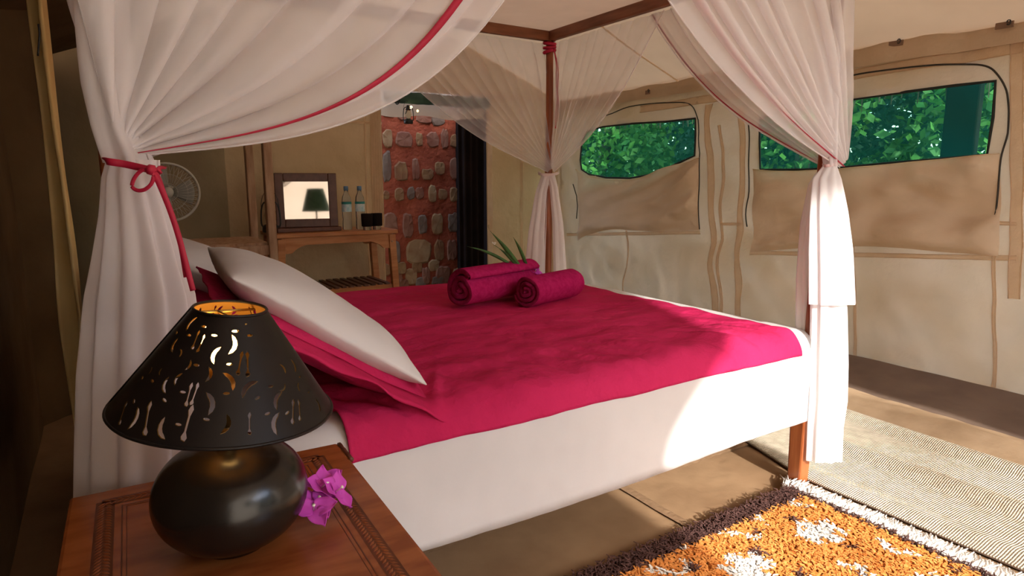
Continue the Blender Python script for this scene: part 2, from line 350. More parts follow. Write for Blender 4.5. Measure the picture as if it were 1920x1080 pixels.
# back wall with door opening
DX0, DX1, DZ = 1.96, 2.93, 1.80
back_open = [(DX0, .0), (DX1, .0), (DX1, DZ), (DX0, DZ)]
RIDX, RIDZ = 1.71, 2.62
def roof_z(x): return EAVE + (RIDZ - EAVE) * (1 - abs(x - RIDX) / (XR - RIDX))
outer = [(XL - .1, -.03), (DX0, -.03), (DX0, DZ), (DX1, DZ), (DX1, 0), (XR + .05, 0), (XR + .05, EAVE), (RIDX, RIDZ + .02), (XL - .1, EAVE + .05)]
vs, fs = cdt(outer, [], .06)
def wallB_y(x, z): return YB + .025 * nz(x * 1.5, z * .9, 11) + .014 * nz(x * 5 + z * 4, z * 2, 12) + .02 * sin(x * 8 + 1.5 * z) * max(0, min(1, (1.9 - x) * 2)) * .4
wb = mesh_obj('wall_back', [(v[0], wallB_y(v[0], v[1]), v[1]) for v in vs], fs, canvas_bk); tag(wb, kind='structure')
def back_line(name, x0, z0, x1, z1, wd, m, lift=.006):
    n = 30; A = V((x0, z0, 0)); B = V((x1, z1, 0)); d = (B - A).normalized(); s = V((-d.y, d.x, 0))
    def f(u, v): p = A.lerp(B, u) + s * (v - .5) * wd; return V((p.x, wallB_y(p.x, p.y) - lift - .002 * sin(pi * v), p.y))
    return grid_obj(name, n, 4, f, m, wb)
back_line('door_edge_band', DX0 - .05, 0, DX0 - .05, 1.85, .08, canvas_seam); back_line('sewn_seam', DX0 - .14, 0, DX0 - .14, 1.85, .012, canvas_seam)
back_line('sewn_seam', XL, 1.53, DX0, 1.53, .02, canvas_seam); back_line('door_edge_band', DX1 + .03, 0, DX1 + .03, 1.8, .05, canvas_seam)
back_line('sewn_seam', 3.3, 0, 3.3, 1.8, .03, canvas_seam); back_line('door_head_band', DX0, 1.81, XR, 1.81, .05, canvas_seam)
for k in range(5): back_line('stitched_rib', DX0 - .095 + .02 * k, 0, DX0 - .095 + .02 * k, 1.85, .006, canvas_seam, .009)

bpn = grid_obj('wall_back_shade', 50, 40, lambda u, v: (lambda x: V((x, wallB_y(x, v * 2) - .05 + .012 * sin(x * 16), -.01 + (min(roof_z(x), 2.3) + .01) * v)))(XL - .05 + 1.13 * u), canvas_mid); tag(bpn, kind='structure')  # extra sheet whose darker colour paints shade on the back-left wall
# left wall at the bed head, front wall with the door opening, roof
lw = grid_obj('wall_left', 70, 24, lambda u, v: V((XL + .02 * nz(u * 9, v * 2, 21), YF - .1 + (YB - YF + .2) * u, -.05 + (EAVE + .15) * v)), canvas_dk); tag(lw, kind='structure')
door = smooth_poly([V((p[0], p[1], 0)) for p in [(1.072, .02), (1.072, 1.236), (1.009, 1.507), (1.189, 1.727), (1.320, 1.828), (1.615, 2.266), (2.1, 2.37), (2.7, 2.1), (2.95, .9), (2.95, .02)]], 4, False)
outer = [(XL, 0), (XR, 0), (XR, EAVE), (RIDX, RIDZ), (XL, EAVE)]
vs, fs = cdt(outer, [[(p.x, p.y) for p in door]], .1)
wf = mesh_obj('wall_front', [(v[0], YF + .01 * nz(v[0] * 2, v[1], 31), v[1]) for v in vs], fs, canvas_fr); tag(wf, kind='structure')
def roof(u, v):
    x = XL - .12 + (XR - XL + .24) * u; y = YF - .2 + (YB - YF + .35) * v
    return V((x, y, roof_z(x) + .012 * nz(x * 2, y * 1.2, 41) - .02 * sin(pi * (v * 3 % 1)) * .5))
pr = grid_obj('ceiling_sky_block', 30, 12, lambda u, v: V((-.6 + 4.6 * u, YF - .02 - 1.5 * v, 2.66 + .34 * v - .02 * sin(pi * u))), canvas_dk); tag(pr, kind='structure')  # unseen roof added outside the door to block sky light
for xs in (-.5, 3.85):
    o = grid_obj('wall_sky_block', 10, 10, lambda u, v: V((xs + .03 * sin(u * 9), YF - .02 - 1.5 * u, .0 + (2.66 + .34 * u) * v)), canvas_dk); tag(o, kind='structure')  # side sheets added with that roof, also unseen, to block sky light
rf = grid_obj('ceiling', 61, 60, roof, roofm); tag(rf, kind='structure')
for y in (-.2, 1.15, 2.2, 3.5): grid_obj('roof_seam', 61, 3, lambda u, v: roof(u, (y + .02 * v - YF + .2) / (YB - YF + .35)) - V((0, 0, .006)), canvas_seam, rf)
clg = grid_obj('ceiling_shade', 16, 30, lambda u, v: (lambda p: p - V((0, 0, .035 + .01 * sin(v * 20))))(roof(.02 + .16 * u, .42 + .53 * v)), canvas_dk); tag(clg, kind='structure')  # dark strip added under the roof, its colour stands for shade
bm = bmesh.new(); beam(bm, (RIDX, YF, RIDZ - .06), (RIDX, YB - .02, RIDZ - .06), .05, .05); bevel(bm_obj('ridge_pole', bm, oldwood, rf), .008)

# floor: canvas groundsheet with seams and creases
def floor_h(x, y): return .004 * nz(x * 2.5, y * 2.5, 51) + .003 * nz(x * 7 + y * 3, y * 5, 52)
fl = grid_obj('floor', 90, 130, lambda u, v: (lambda x, y: V((x, y, floor_h(x, y) - .006)))(XL - .15 + (XR - XL + .2) * u, YF - .1 + (YB - YF + .9) * v), floorm); tag(fl, kind='structure')
for x in (.55, 1.5, 2.45):
    grid_obj('floor_seam', 60, 4, lambda u, v: (lambda px_, py_: V((px_, py_, floor_h(px_, py_) + .001 + .002 * sin(pi * v))))(x + .035 * (v - .5), YF + (YB - YF) * u), floor_seam, fl)
grid_obj('floor_seam', 60, 4, lambda u, v: (lambda px_, py_: V((px_, py_, floor_h(px_, py_) + .001 + .002 * sin(pi * v))))(XL + (XR - XL) * u, 1.62 + .035 * (v - .5)), floor_seam, fl)
# mud flap lying inside the foot of the right wall and the rumpled groundsheet edge
def mud(u, v):
    y = -.6 + 5.5 * u; x0 = 3.17 + .045 * (y - 1.3) + .02 * nz(y * 2, 0, 61)
    x = x0 + (XR - .02 - x0) * v
    return V((x, y, .012 + .05 * v ** 3 + .012 * nz(y * 3, v * 3, 62)))
o = grid_obj('trim_1', 110, 16, mud, flapm); tag(o, kind='structure')
o['label'] = 'dark groundsheet flap along foot of right wall'
def hump(u, v):
    y = -.6 + 5.5 * u; xc = 3.05 + .075 * (y - 1.2); wd = .15 + .02 * nz(y * 2, 1, 64)
    t = (v - .5) * 2
    return V((xc + t * wd + .02 * nz(y * 3, v * 2, 65), y, .004 + (.045 + .02 * nz(y * 2.2, 0, 66)) * max(0, 1 - t * t) + .016 * nz(y * 7 + v * 3, v * 4, 67) * (1 - t * t)))
o = grid_obj('trim_2', 160, 18, hump, humpm); tag(o, kind='structure'); o['label'] = 'rumpled tan groundsheet fold between mat and wall'

# ---------------------------------------------------------------- straw mat
def matf(u, v):
    y = -.9 + 4.0 * v; xa = 2.105 + .3 * max(0, y - 1.3) + .012 * nz(y * 1.5, 3, 70); xb = 2.9 + .06 * (y - 1.2); x = xa + (xb - xa) * u
    h = .004 + .028 * max(0, sin(u * 15 + .8 * nz(y * 1.2, 0, 71) + .5)) ** 2 * min(1, u * 4) + .006 * nz(u * 5, y * 2, 72)
    return V((x, y, h))
mt = grid_obj('straw_mat', 60, 120, matf, matm); solid(mt, .006, 1)
tag(mt, 'pale woven straw floor mat rippling along the right wall', 'mat')
bm_pts = [matf(0, k / 100) + V((0, 0, -.001)) for k in range(101)]
tube('mat_edge', bm_pts, .002, flapm, mt, 5)

# ---------------------------------------------------------------- rug
RX0, RX1, RY0, RY1 = .55, 1.965, .30, 1.265
rug = empty('shag_rug', (1.26, .78, 0)); tag(rug, 'shaggy orange rug with white motifs, brown border and white fringe', 'rug')
local(rug, box_obj('backing', ((RX0 + RX1) / 2, (RY0 + RY1) / 2, .008), (RX1 - RX0 - .01, RY1 - RY0 - .01, .012), rugback, rug, .002))
def rugcol(x, y):
    bx = min(RX1 - x, x - RX0); by = min(RY1 - y, y - RY0)
    if by < .075 or bx < .022: return 2
    X = (RX1 - x) - .19; Y = (RY1 - y) - .24
    # white stepped crosses on a diagonal lattice
    u = (X + Y) / .34; v = (X - Y) / .34
    iu, iv = round(u), round(v); du, dv = (u - iu) * .34, (v - iv) * .34
    dx, dy = (du + dv) / 2, (du - dv) / 2
    jit = .010 * nz(x * 30, y * 30, 3)
    if (iu + iv) % 2 == 0:
        if (abs(dx) < .024 + jit and abs(dy) < .068) or (abs(dy) < .022 + jit and abs(dx) < .075) or (abs(abs(dx) - .055) < .016 and abs(dy) < .045 + jit): return 1
    elif abs(abs(dx) + abs(dy) - .1) < .012 + jit and nz(x * 9, y * 9, 5) > -.1: return 1
    if nz(x * 22, y * 22, 9) > .50: return 2
    return 0
piles = {0: ([], []), 1: ([], []), 2: ([], [])}
step = .0062; ny = int((RY1 - RY0) / step); nx = int((RX1 - RX0) / step)
for i in range(nx):
    for j in range(ny):
        x = RX0 + (i + random.random()) * step; y = RY0 + (j + random.random()) * step
        if (V((x, y, 0)) - V((0, 0, 0))).dot(V((sin(YAW), cos(YAW), 0))) < 1.05 and x < 1.0: 
            if random.random() < .5: continue
        k = rugcol(x, y); vs_, fs_ = piles[k]
        a = random.random() * 2 * pi; ln = random.uniform(.014, .024) * (1.15 if k == 2 else 1); r = random.uniform(.0022, .0036) * (.6 if k == 2 else 1)
        lean = random.uniform(.2, .9); d = V((cos(a), sin(a), 0)); s = V((-sin(a), cos(a), 0))
        p0 = V((x, y, .012)); p1 = p0 + d * lean * ln * .4 + V((0, 0, ln * .75)); p2 = p1 + d * ln * .55 + V((0, 0, ln * .12 * random.uniform(-1, 1)))
        o = len(vs_)
        vs_ += [p0 + s * r, p0 - s * r, p1 + s * r * 1.2, p1 - s * r * 1.2, p1 - d * r * 1.4 - V((0, 0, r)), p2 + s * r * .7, p2 - s * r * .7, p2 - V((0, 0, r * 1.4))]
        fs_ += [(o, o + 1, o + 3, o + 2), (o + 1, o + 4, o + 3), (o + 4, o, o + 2), (o + 2, o + 3, o + 6, o + 5), (o + 3, o + 4, o + 7, o + 6), (o + 4, o + 2, o + 5, o + 7), (o + 5, o + 6, o + 7)]
for k, (nm, m_, lb) in enumerate((('field_pile', yarn_o, None), ('motif_pile', yarn_w, 'white shag motifs'), ('border_pile', yarn_b, 'dark brown shag border'))):
    o = mesh_obj(nm, piles[k][0], piles[k][1], m_, rug, smooth=False); local(rug, o); tag(o, lb, kind='stuff')
items = []
for i in range(1500):
    y = RY0 + (RY1 - RY0 + .02) * random.random(); a = random.gauss(0, .3); ln = random.uniform(.075, .108)
    p = V((RX1 - .004, y, .012)); z1 = random.uniform(.012, .026)
    q = [p, p + V((ln * .4 * cos(a), ln * .4 * sin(a), z1 - .008)), p + V((ln * cos(a + .2), ln * sin(a + .2), random.uniform(-.004, .006)))]
    items.append(tube_data(q, [.0032, .0034, .0022], 4))
fr = join_data(items); o = mesh_obj('fringe', fr[0], fr[1], yarn_w, rug); local(rug, o); tag(o, 'white fringe along the rug end', kind='stuff')

# ---------------------------------------------------------------- bed
BX0, BX1, BY0, BY1, ZM, ZC, ZG = .04, 2.09, 1.30, 2.90, .567, 1.834, 1.13
bed = empty('four_poster_bed', ((BX0 + BX1) / 2, (BY0 + BY1) / 2, 0)); tag(bed, 'red-brown wooden four-poster canopy bed with a bare square frame on top', 'bed')
def bp(o): return local(bed, o)
for (x, y) in ((BX1, BY0), (BX0, BY0), (BX0, BY1), (BX1, BY1)):
    pts = [(x + .006 * nz(z * 1.3, x + y, 1), y + .006 * nz(z * 1.3, x - y, 2), .30 + (ZC - .30) * k / 16) for k, z in enumerate([j * .1 for j in range(17)])]
    bp(tube('post', pts, [.023 - .004 * k / 16 for k in range(17)], wood, bed, 14))
    bm = bmesh.new(); box(bm, (x - (.0 if x < 1 else .015), y, .16), (.062, .062, .32), taper=.86); bp(bevel(bm_obj('leg', bm, legwood, bed), .007))
for a, b in (((BX0, BY0), (BX1, BY0)), ((BX0, BY1), (BX1, BY1)), ((BX0, BY0), (BX0, BY1)), ((BX1, BY0), (BX1, BY1))):
    d = (V((*b, 0)) - V((*a, 0))).normalized() * .03
    bm = bmesh.new(); beam(bm, V((*a, ZC)) - d, V((*b, ZC)) + d, .035, .05); bp(bevel(bm_obj('canopy_beam', bm, wood_h if a[1] == b[1] else mat('wood_crosswise', (.17, .06, .025), (.28, .11, .05), .45, 5, stretch=(8, 1, 8)), bed), .005))
    bm = bmesh.new(); beam(bm, (*a, .30), (*b, .30), .03, .12); bp(bevel(bm_obj('side_rail', bm, wood_h, bed), .005))
bp(box_obj('headboard', (BX0, (BY0 + BY1) / 2, .56), (.035, BY1 - BY0, .5), wood_h, bed, .008))
bp(box_obj('mattress', ((BX0 + BX1) / 2 + .01, (BY0 + BY1) / 2, .45), (BX1 - BX0 - .09, BY1 - BY0 - .09, .19), white, bed, .03))
grid_obj  # canopy cloth
cc = grid_obj('canopy_cloth', 40, 32, lambda u, v: V((BX0 - .02 + (BX1 - BX0 + .04) * u, BY0 - .02 + (BY1 - BY0 + .04) * v, ZC + .028 - .025 * sin(pi * u) * sin(pi * v) + .002 * nz(u * 6, v * 6))), canopy_m)
tag(cc, 'pale pinkish cloth stretched flat over the top of the bed frame', 'canopy cloth')
# crimson knot with string at the far foot post
kn = empty('crimson_knot', (BX1, BY1, ZC - .04)); tag(kn, 'crimson cord knotted at top of far foot post with dangling ends', 'cord')
for k in range(3):
    local(kn, tube('wrap', [V((BX1 + .029 * cos(a), BY1 + .029 * sin(a), ZC - .035 - .02 * k + .006 * sin(a + k))) for a in [j * pi / 8 for j in range(16)]], .009, red2, kn, 6, True))
P0 = V((BX1, BY1, 0)); rt = V((cos(YAW), -sin(YAW), 0)); tw = V((-sin(YAW), -cos(YAW), 0))
local(kn, tube('dangling_end', smooth_poly([P0 + rt * a + tw * .03 + V((0, 0, z)) for a, z in ((.02, 1.77), (.034, 1.70), (.036, 1.60), (.042, 1.50), (.034, 1.42), (.034, 1.36))], 4), .0035, red2, kn, 5))
local(kn, tube('dangling_end', smooth_poly([P0 + rt * a + tw * .03 + V((0, 0, z)) for a, z in ((.025, 1.75), (.045, 1.66), (.043, 1.55), (.05, 1.48), (.044, 1.40))], 4), .0035, red2, kn, 5))

# draped layers over the mattress
SX0, SX1, SY0, SY1 = BX0 + .05, BX1 + .035, BY0 - .035, BY1 + .03
def drape(x, y, R, lift, zhem=None, wr=1.0, top=ZM):
    ix0, ix1, iy0, iy1 = SX0 + R, SX1 - R, SY0 + R, SY1 - R
    ex = x - min(max(x, ix0), ix1); ey = y - min(max(y, iy0), iy1)
    bx, by = x - ex, y - ey; d = max(abs(ex), abs(ey)); n = hypot(ex, ey)
    crown = .012 * max(0, sin(pi * (bx - SX0) / (SX1 - SX0))) * max(0, sin(pi * (by - SY0) / (SY1 - SY0)))
    wz = wr * (.004 * nz(x * 2.2, y * 2.2, 80) + .0035 * nz(x * 8 + y * 3, y * 2.2 - x, 81))
    if d < 1e-6: return V((bx, by, top + lift + crown + wz))
    dx, dy = ex / n, ey / n
    if d < R * pi / 2: h, z = R * sin(d / R), -R * (1 - cos(d / R))
    else: h, z = R, -(R + d - R * pi / 2)
    out = lift + wr * (.004 * nz(x * 6, y * 6, 82) + .003 * nz(x * 17, z * 2 + y * 17, 83)) * min(1, d / R)
    k = max(0, (R - abs(z)) / R) 
    return V((bx + dx * (h + out), by + dy * (h + out), top + z + lift * k + crown + wz * k))
def rim(vals, n, lo, hi): return None
def drape_obj(name, x0, x1, y0, y1, R, lift, mt_, nx_, ny_, hem=None, wr=1.0):
    def f(u, v):
        x = x0(v) + (x1(v) - x0(v)) * u; y = y0 + (y1 - y0) * v
        return drape(x, y, R, lift, wr=wr)
    return grid_obj(name, nx_, ny_, f, mt_)
RS = .075; down = ZM - .245 - RS + RS * pi / 2
sheet = grid_obj('bed_sheet', 200, 170, lambda u, v: (lambda x, y: drape(x, y, RS, .0, wr=.8) + (V((0, 0, -.016 * sin(pi * min(1, max(0, (x - .4) / 1.3))) * (1 if v == 0 else 0)))))
    (SX0 + RS - down + (SX1 - SX0 - 2 * RS + 2 * down) * u, SY0 + RS - down + (SY1 - SY0 - 2 * RS + 2 * down) * v), white)
solid(sheet, .003, -1); tag(sheet, 'white cotton sheet covering the mattress and hanging down as a valance', 'bed sheet')
tube('hem', [], .002, white, sheet) if False else None
DR = .069 - RS + RS * pi / 2
def coverf(u, v):
    y = SY0 + RS - DR + (SY1 - SY0 - 2 * RS + 2 * DR) * v
    xl = .40 + .012 * nz(y * 3, 0, 90); xr = SX1 - .15 + .02 * (v - .3) ** 2
    x = xl + (xr - xl) * u
    p = drape(x, y, RS, .006, wr=1.3)
    # pulled creases coming off the pillow corner and along the near edge
    zs_ = max(0, min(1, (p.z - (ZM - .05)) / .05))
    nearf = zs_ * math.exp(-((y - SY0 - .12) / .16) ** 2)
    p.z += .022 * nearf * (abs(nz(x * 9 + (y - SY0) * 6, y * 2, 92))) * 1.6 + .006 * nz(x * 2 + y * 5, y * 9 - x * 3, 94)
    p.z += .007 * math.exp(-(((x - .95 - (y - 1.3) * -.5) / .012) ** 2)) * nearf
    p.z += .007 * math.exp(-(((x - 1.28 - (y - 1.3) * -.35) / .012) ** 2)) * nearf
    p.z += .008 * math.exp(-(((x - .62 - (y - 1.3) * .5) / .014) ** 2)) * nearf
    p.z += .006 * nz(x * 3 - y * 2, y * 7 + x * 4, 93)
    return p
cov = grid_obj('bedspread', 260, 220, coverf, red); solid(cov, .004, 1)
tag(cov, 'crimson cotton bedspread spread over the white sheet', 'bedspread')

# ---------------------------------------------------------------- pillows
def pillow(name, c, ax, ay, sx, sy, th, m, label, tilt=None, flange=0, seed=0, droop=0, group=None):
    # ax/ay unit vectors of the pillow plane; flange: flat sewn border
    c, ax, ay = V(c), V(ax).normalized(), V(ay).normalized(); az = ax.cross(ay).normalized()
    def f(u, v, s):
        a = (u - .5) * 2; b = (v - .5) * 2
        core = max(0, (1 - abs(a) ** 2.6)) ** .55 * max(0, (1 - abs(b) ** 2.6)) ** .55
        pin = 1 - .07 * (1 - abs(b)) * abs(a) ** 4; pin2 = 1 - .09 * (1 - abs(a)) * abs(b) ** 4
        h = th * .5 * core * s + s * .006 * nz(a * 3 + seed, b * 3, seed) * core + .008 * nz(a * 1.3, b * 1.3, seed + 5)
        p = c + ax * a * sx / 2 * pin2 + ay * b * sy / 2 * pin + az * (h + s * .0022 + .004 * nz(a * 9, b * 9, seed + 2) * (1 - core))
        p.z -= droop * (max(0, abs(a) - .7) + max(0, abs(b) - .75)) * .3
        return p
    g1 = grid(40, 30, lambda u, v: f(u, v, 1)); g2 = grid(40, 30, lambda u, v: f(u, v, -1))
    g2 = (g2[0], [tuple(reversed(q)) for q in g2[1]]); vs_, fs_ = join_data([g1, g2])
    o = mesh_obj(name, vs_, fs_, m); 
    bm = bmesh.new(); bm.from_mesh(o.data); 
    bmesh.ops.bridge_loops(bm, edges=[e for e in bm.edges if e.is_boundary]) if False else None
    bd = [e for e in bm.edges if e.is_boundary]
    N = 40 * 30; bm.verts.ensure_lookup_table()
    per = [i * 30 for i in range(40)] + [39 * 30 + j for j in range(1, 30)] + [i * 30 + 29 for i in range(38, -1, -1)] + [j for j in range(28, 0, -1)]
    for k in range(len(per)):
        a_, b_ = per[k], per[(k + 1) % len(per)]
        bm.faces.new((bm.verts[b_], bm.verts[a_], bm.verts[a_ + N], bm.verts[b_ + N])).smooth = True
    bmesh.ops.recalc_face_normals(bm, faces=bm.faces); bm.to_mesh(o.data); bm.free()
    o.modifiers.new('ss', 'SUBSURF').render_levels = 1
    if flange:
        def fr_(u, v):
            t = u * 4; k = int(t) % 4; q = t - int(t)
            cs = [(-1, -1), (1, -1), (1, 1), (-1, 1), (-1, -1)]
            a = cs[k][0] + (cs[k + 1][0] - cs[k][0]) * q; b = cs[k][1] + (cs[k + 1][1] - cs[k][1]) * q
            e = (1 + flange * v); 
            return c + ax * a * (sx / 2 * .99 + v * flange) + ay * b * (sy / 2 * .99 + v * flange) + az * (.012 * nz(a * 3, b * 3, seed + 9) * v + .008 * nz(a * 1.3, b * 1.3, seed + 5)) - V((0, 0, droop * v * .5))
        fo = grid_obj('flange', 161, 5, fr_, m, o); solid(fo, .004, 0)
    tag(o, label, 'pillow', group)
    return o
# each pillow leans against the headboard: ay runs along the bed width, ax up the slope
def lean(deg): return (-cos(rad(deg)), 0, sin(rad(deg)))
pillow('pillow', (.445, 1.63, .70), (-cos(rad(33)), .0, sin(rad(33))), (.07, 1, 0), .47, .60, .12, red, 'near crimson pillow with a flat border under the white pillow', flange=.068, seed=1, droop=.03)
pillow('pillow', (.43, 1.645, .765), (-cos(rad(35)), .0, sin(rad(35))), (.07, 1, 0), .50, .66, .13, white, 'near white pillow lying on the crimson pillow with its corner pointing down', seed=2, droop=.02)
pillow('pillow', (.37, 2.46, .655), lean(22), (.02, 1, 0), .44, .58, .15, red, 'far crimson pillow, mostly hidden below the far white pillow', flange=.055, seed=3, droop=.03)
pillow('pillow', (.33, 2.45, .765), lean(27), (.02, 1, 0), .50, .68, .14, white, 'far white pillow against the head of the bed', seed=4, droop=.02)

# ---------------------------------------------------------------- towels, palm sprig, flowers on the bed
def towel(name, a, b, R, turns, squash, label, seed):
    a, b = V(a), V(b); ax = (b - a).normalized(); s = V((0, 0, 1)).cross(ax).normalized(); u = V((0, 0, 1)); L = (b - a).length
    th = R / (turns + .4); o = empty(name, a); tag(o, label, 'towel', None)
    def P(t, off, l):
        ang = t * turns * 2 * pi + 2.4 + seed; r = max(.004, R * (.09 + .91 * t) + off - th * .5)
        r *= 1 + .05 * nz(cos(ang) * 1.5, sin(ang) * 1.5 + seed, t * 2)
        edge = .006 * sin(ang * 2 + seed) + .008 * (1 - t) * (-1 if l < .5 else 1)
        return a + ax * (L * l + (edge if l in (0, 1) else 0)) + s * cos(ang) * r + u * (sin(ang) * r * squash + R * squash)
    n = int(turns * 40); nl = 14; vs_, fs_ = [], []
    ring = [(t / n, th * .40) for t in range(n + 1)] + [(1.004, 0)] + [(t / n, -th * .40) for t in range(n, -1, -1)]
    for k in range(nl + 1):
        for (t, off) in ring: vs_.append(P(t, off, k / nl))
    m = len(ring)
    for k in range(nl):
        for q in range(m - 1): fs_.append((k * m + q, (k + 1) * m + q, (k + 1) * m + q + 1, k * m + q + 1))
    me = mesh_obj('roll', vs_, fs_, towelm, o); local(o, me)
    v2, f2 = [], []
    for l, e in ((0, -.004), (1, .004)):
        v2, f2 = [], []; base = 0
        for t in range(n + 1):
            for off, lift in ((th * .40, 0), (th * .2, e), (-th * .2, e), (-th * .40, 0)): v2.append(P(t / n, off, l) + ax * lift)
        for t in range(n):
            for q in range(3): f2.append((base + t * 4 + q, base + t * 4 + q + 1, base + t * 4 + 5 + q, base + t * 4 + 4 + q))
        me = mesh_obj('rolled_edge', v2, f2, towel_in, o); local(o, me)
    return o
ZT = ZM + .018
towel('rolled_towel', (1.16, 2.185, ZT), (1.56, 2.30, ZT), .088, 3.0, .97, 'larger burgundy rolled towel, left one of the pair on the bed', 0)
towel('rolled_towel', (1.40, 2.085, ZT), (1.70, 2.18, ZT), .073, 3.4, .97, 'smaller burgundy rolled towel, right one of the pair on the bed', 1)
sp = empty('palm_sprig', unp(990, 515, 1, 2.26)); tag(sp, 'green spiky palm sprig tucked between the two rolled towels', 'leaf')
def blade(base, tip, wd, m, parent, bend=.01):
    base, tip = V(base), V(tip); d = (tip - base); s = d.cross(V((sin(YAW), cos(YAW), -.1))).normalized(); n = s.cross(d).normalized()
    def f(u, v):
        w_ = wd * (sin(pi * min(1, .25 + .75 * u)) ** .8) * (1 - u ** 5) if u < 1 else 0
        p = base + d * u + V((0, 0, bend * sin(pi * u))) + s * (v - .5) * w_ + n * abs(v - .5) * w_ * .6
        return p
    o = grid_obj('blade', 14, 5, f, m, parent); solid(o, .0012); local(parent, o); return o
sb = unp(984, 516, 1, 2.24); sb2 = unp(990, 505, 1, 2.24)
for px, wd, bs in (((918, 432), .020, sb), ((876, 462), .013, unp(958, 496, 1, 2.24)), ((962, 444), .014, sb2), ((930, 461), .015, sb), ((948, 470), .017, sb)):
    blade(bs, unp(*px, 1, 2.20), wd, leafm, sp)
def flower(name, c, size, label, faces, stamen=True, seed=0, cat='flower'):
    c = V(c); rnd = random.Random(seed); o = empty(name, c); tag(o, label, cat)
    for (cx, cy, cz, yaw_) in faces:
        base = c + V((cx, cy, cz)); up = V((sin(yaw_) * .6, cos(yaw_) * .2 - .75, .75)).normalized()
        s = up.cross(V((0, 0, 1))).normalized(); t = s.cross(up)
        for k in range(3):
            a = k * 2 * pi / 3 + rnd.random(); d = s * cos(a) + t * sin(a); q = up.cross(d)
            def f(u, v, d=d, q=q, base=base, up=up, k=k):
                w_ = size * .85 * sin(pi * min(1, u * .86 + .14) ** .8) * (1 if u < 1 else .05)
                return base + d * size * u + q * (v - .5) * w_ + up * (size * (.45 * u - .25 * u * u + .5 * (v - .5) ** 2 + .06 * sin(9 * u + k) * (v - .5) * 2))
            p = grid_obj('bract', 10, 8, f, bract, o); solid(p, .0006); local(o, p)
        if stamen:
            p = tube('stamen', [base, base + up * size * .4, base + up * size * .5], [.0012, .0012, .0028], creamm, o, 6); local(o, p)
    return o
flower('purple_flower', unp(1003, 510, 1, 2.25), .028, 'small purple flower beside the palm sprig between the towels', [(0, 0, 0, 0), (.02, .01, -.004, 1)], seed=3)
flower('white_flower', unp(926, 457, 1, 2.24), .012, 'tiny white blossom at the palm sprig above the left towel', [(0, 0, 0, 0)], seed=5)
for ch in bpy.data.objects['white_flower'].children: ch.data.materials[0] = creamm
st = tube('stalk', [unp(926, 459, 1, 2.24), unp(955, 478, 1, 2.24), unp(984, 512, 1, 2.24)], .0012, leafm, bpy.data.objects['white_flower'], 5); local(bpy.data.objects['white_flower'], st)
def petal(pxs, Y, label):
    pts = smooth_poly([unp(*p, 1, Y) for p in pxs], 5); n = len(pts)
    o = tube('white_petal', pts, [.001 + .0045 * sin(pi * k / (n - 1)) ** .8 for k in range(n)], creamm, None, 8, flat=.7); tag(o, label, 'petal'); return o
petal([(925, 522), (936, 524), (946, 521), (951, 515)], 2.232, 'curved white petal lying on the left rolled towel')
petal([(1031, 528), (1039, 526), (1045, 521), (1046, 516)], 2.118, 'curved white petal lying on the right rolled towel')

# ---------------------------------------------------------------- mosquito nets
def net(name, post, mid, gth, N, label, m, amp=.018, sag=.10, hemflip=1, ribbon=None, seed=0, over=.0, bunch=.035, ptop=ZC - .03, fold=.8, skew=0, outset=None, roff=(0, -.012, 0)):
    post, mid, gth = V(post), V(mid), V(gth); T0 = V((post.x, post.y, ptop)); T1 = V((mid.x, mid.y, ptop)) + (V((mid.x, mid.y, 0)) - V((post.x, post.y, 0))) * over
    tng = (T1 - T0).normalized(); nrm = tng.cross(V((0, 0, 1))).normalized()
    if outset is None: outset = 0
    def f(u, v):
        a = N * 2 * pi * (u + .06 * nz(u * 5, seed)) ; loc = .5 + .5 * nz(u * 7, seed, 4)
        uu = u + fold * .5 / N * sin(a + 2 * v) * loc * (1 - .3 * v) * (1 if 0.02 < u < .97 else 0)
        uu = max(0, uu); top = T0.lerp(T1, uu); g = gth + tng * bunch * (uu - .3) + V((0, 0, .03 * (1 - uu)))
        s = v ** (1.0 + .12 * uu)
        p = top.lerp(g, s)
        p.z -= sag * uu ** 1.5 * sin(pi * min(1, v ** .9)) + .0
        p += tng * skew * sin(pi * v) * (1 - uu)
        A = amp * (1 - .72 * v) * (.35 + .65 * min(1, v * 6))
        p += nrm * (A * cos(a + 1.5 * v) * (.5 + loc) + outset * sin(pi * v * .8) + .01 * nz(u * 3, v * 3, seed))
        return p
    nu = N * 14
    o = grid_obj(name, nu, 40, f, m); tag(o, label, 'curtain', 'gathered mosquito nets hung from the bed canopy' if False else None)
    if ribbon:
        u0, u1 = ribbon
        r = grid_obj('ribbon_trim', 60, 3, lambda a, b: f(u0 + (u1 - u0) * b, a) + V(roff), red2, o); solid(r, .0015)
    tube('rolled_hem', [f(1, k / 40) for k in range(41)], .0022, m, o, 5)
    return o, f
def bundle(name, c0, pts, m, parent, k=9, amp=.25, seed=0, n=90, open_=0.0, dirx=None):
    # pts: list of (centre xyz, radius along right, radius along depth)
    R_, D_ = V((cos(YAW), -sin(YAW), 0)), V((sin(YAW), cos(YAW), 0))
    def f(u, v):
        t = v * (len(pts) - 1); i = min(int(t), len(pts) - 2); q = t - i; q2 = q
        C = V(pts[i][0]).lerp(V(pts[i + 1][0]), q2); ra = pts[i][1] + (pts[i + 1][1] - pts[i][1]) * q2; rb = pts[i][2] + (pts[i + 1][2] - pts[i][2]) * q2
        a = 2 * pi * u * (1 - open_); w_ = 1 + amp * sin(a * k + 1.2 * nz(a, v * 2, seed)) * (.6 + .4 * nz(a * 2, seed, 2)) * min(1, .25 + v * 2)
        return C + R_ * cos(a) * ra * w_ + D_ * sin(a) * rb * w_
    o = grid_obj(name, n * 2, 36, f, m, parent); return o
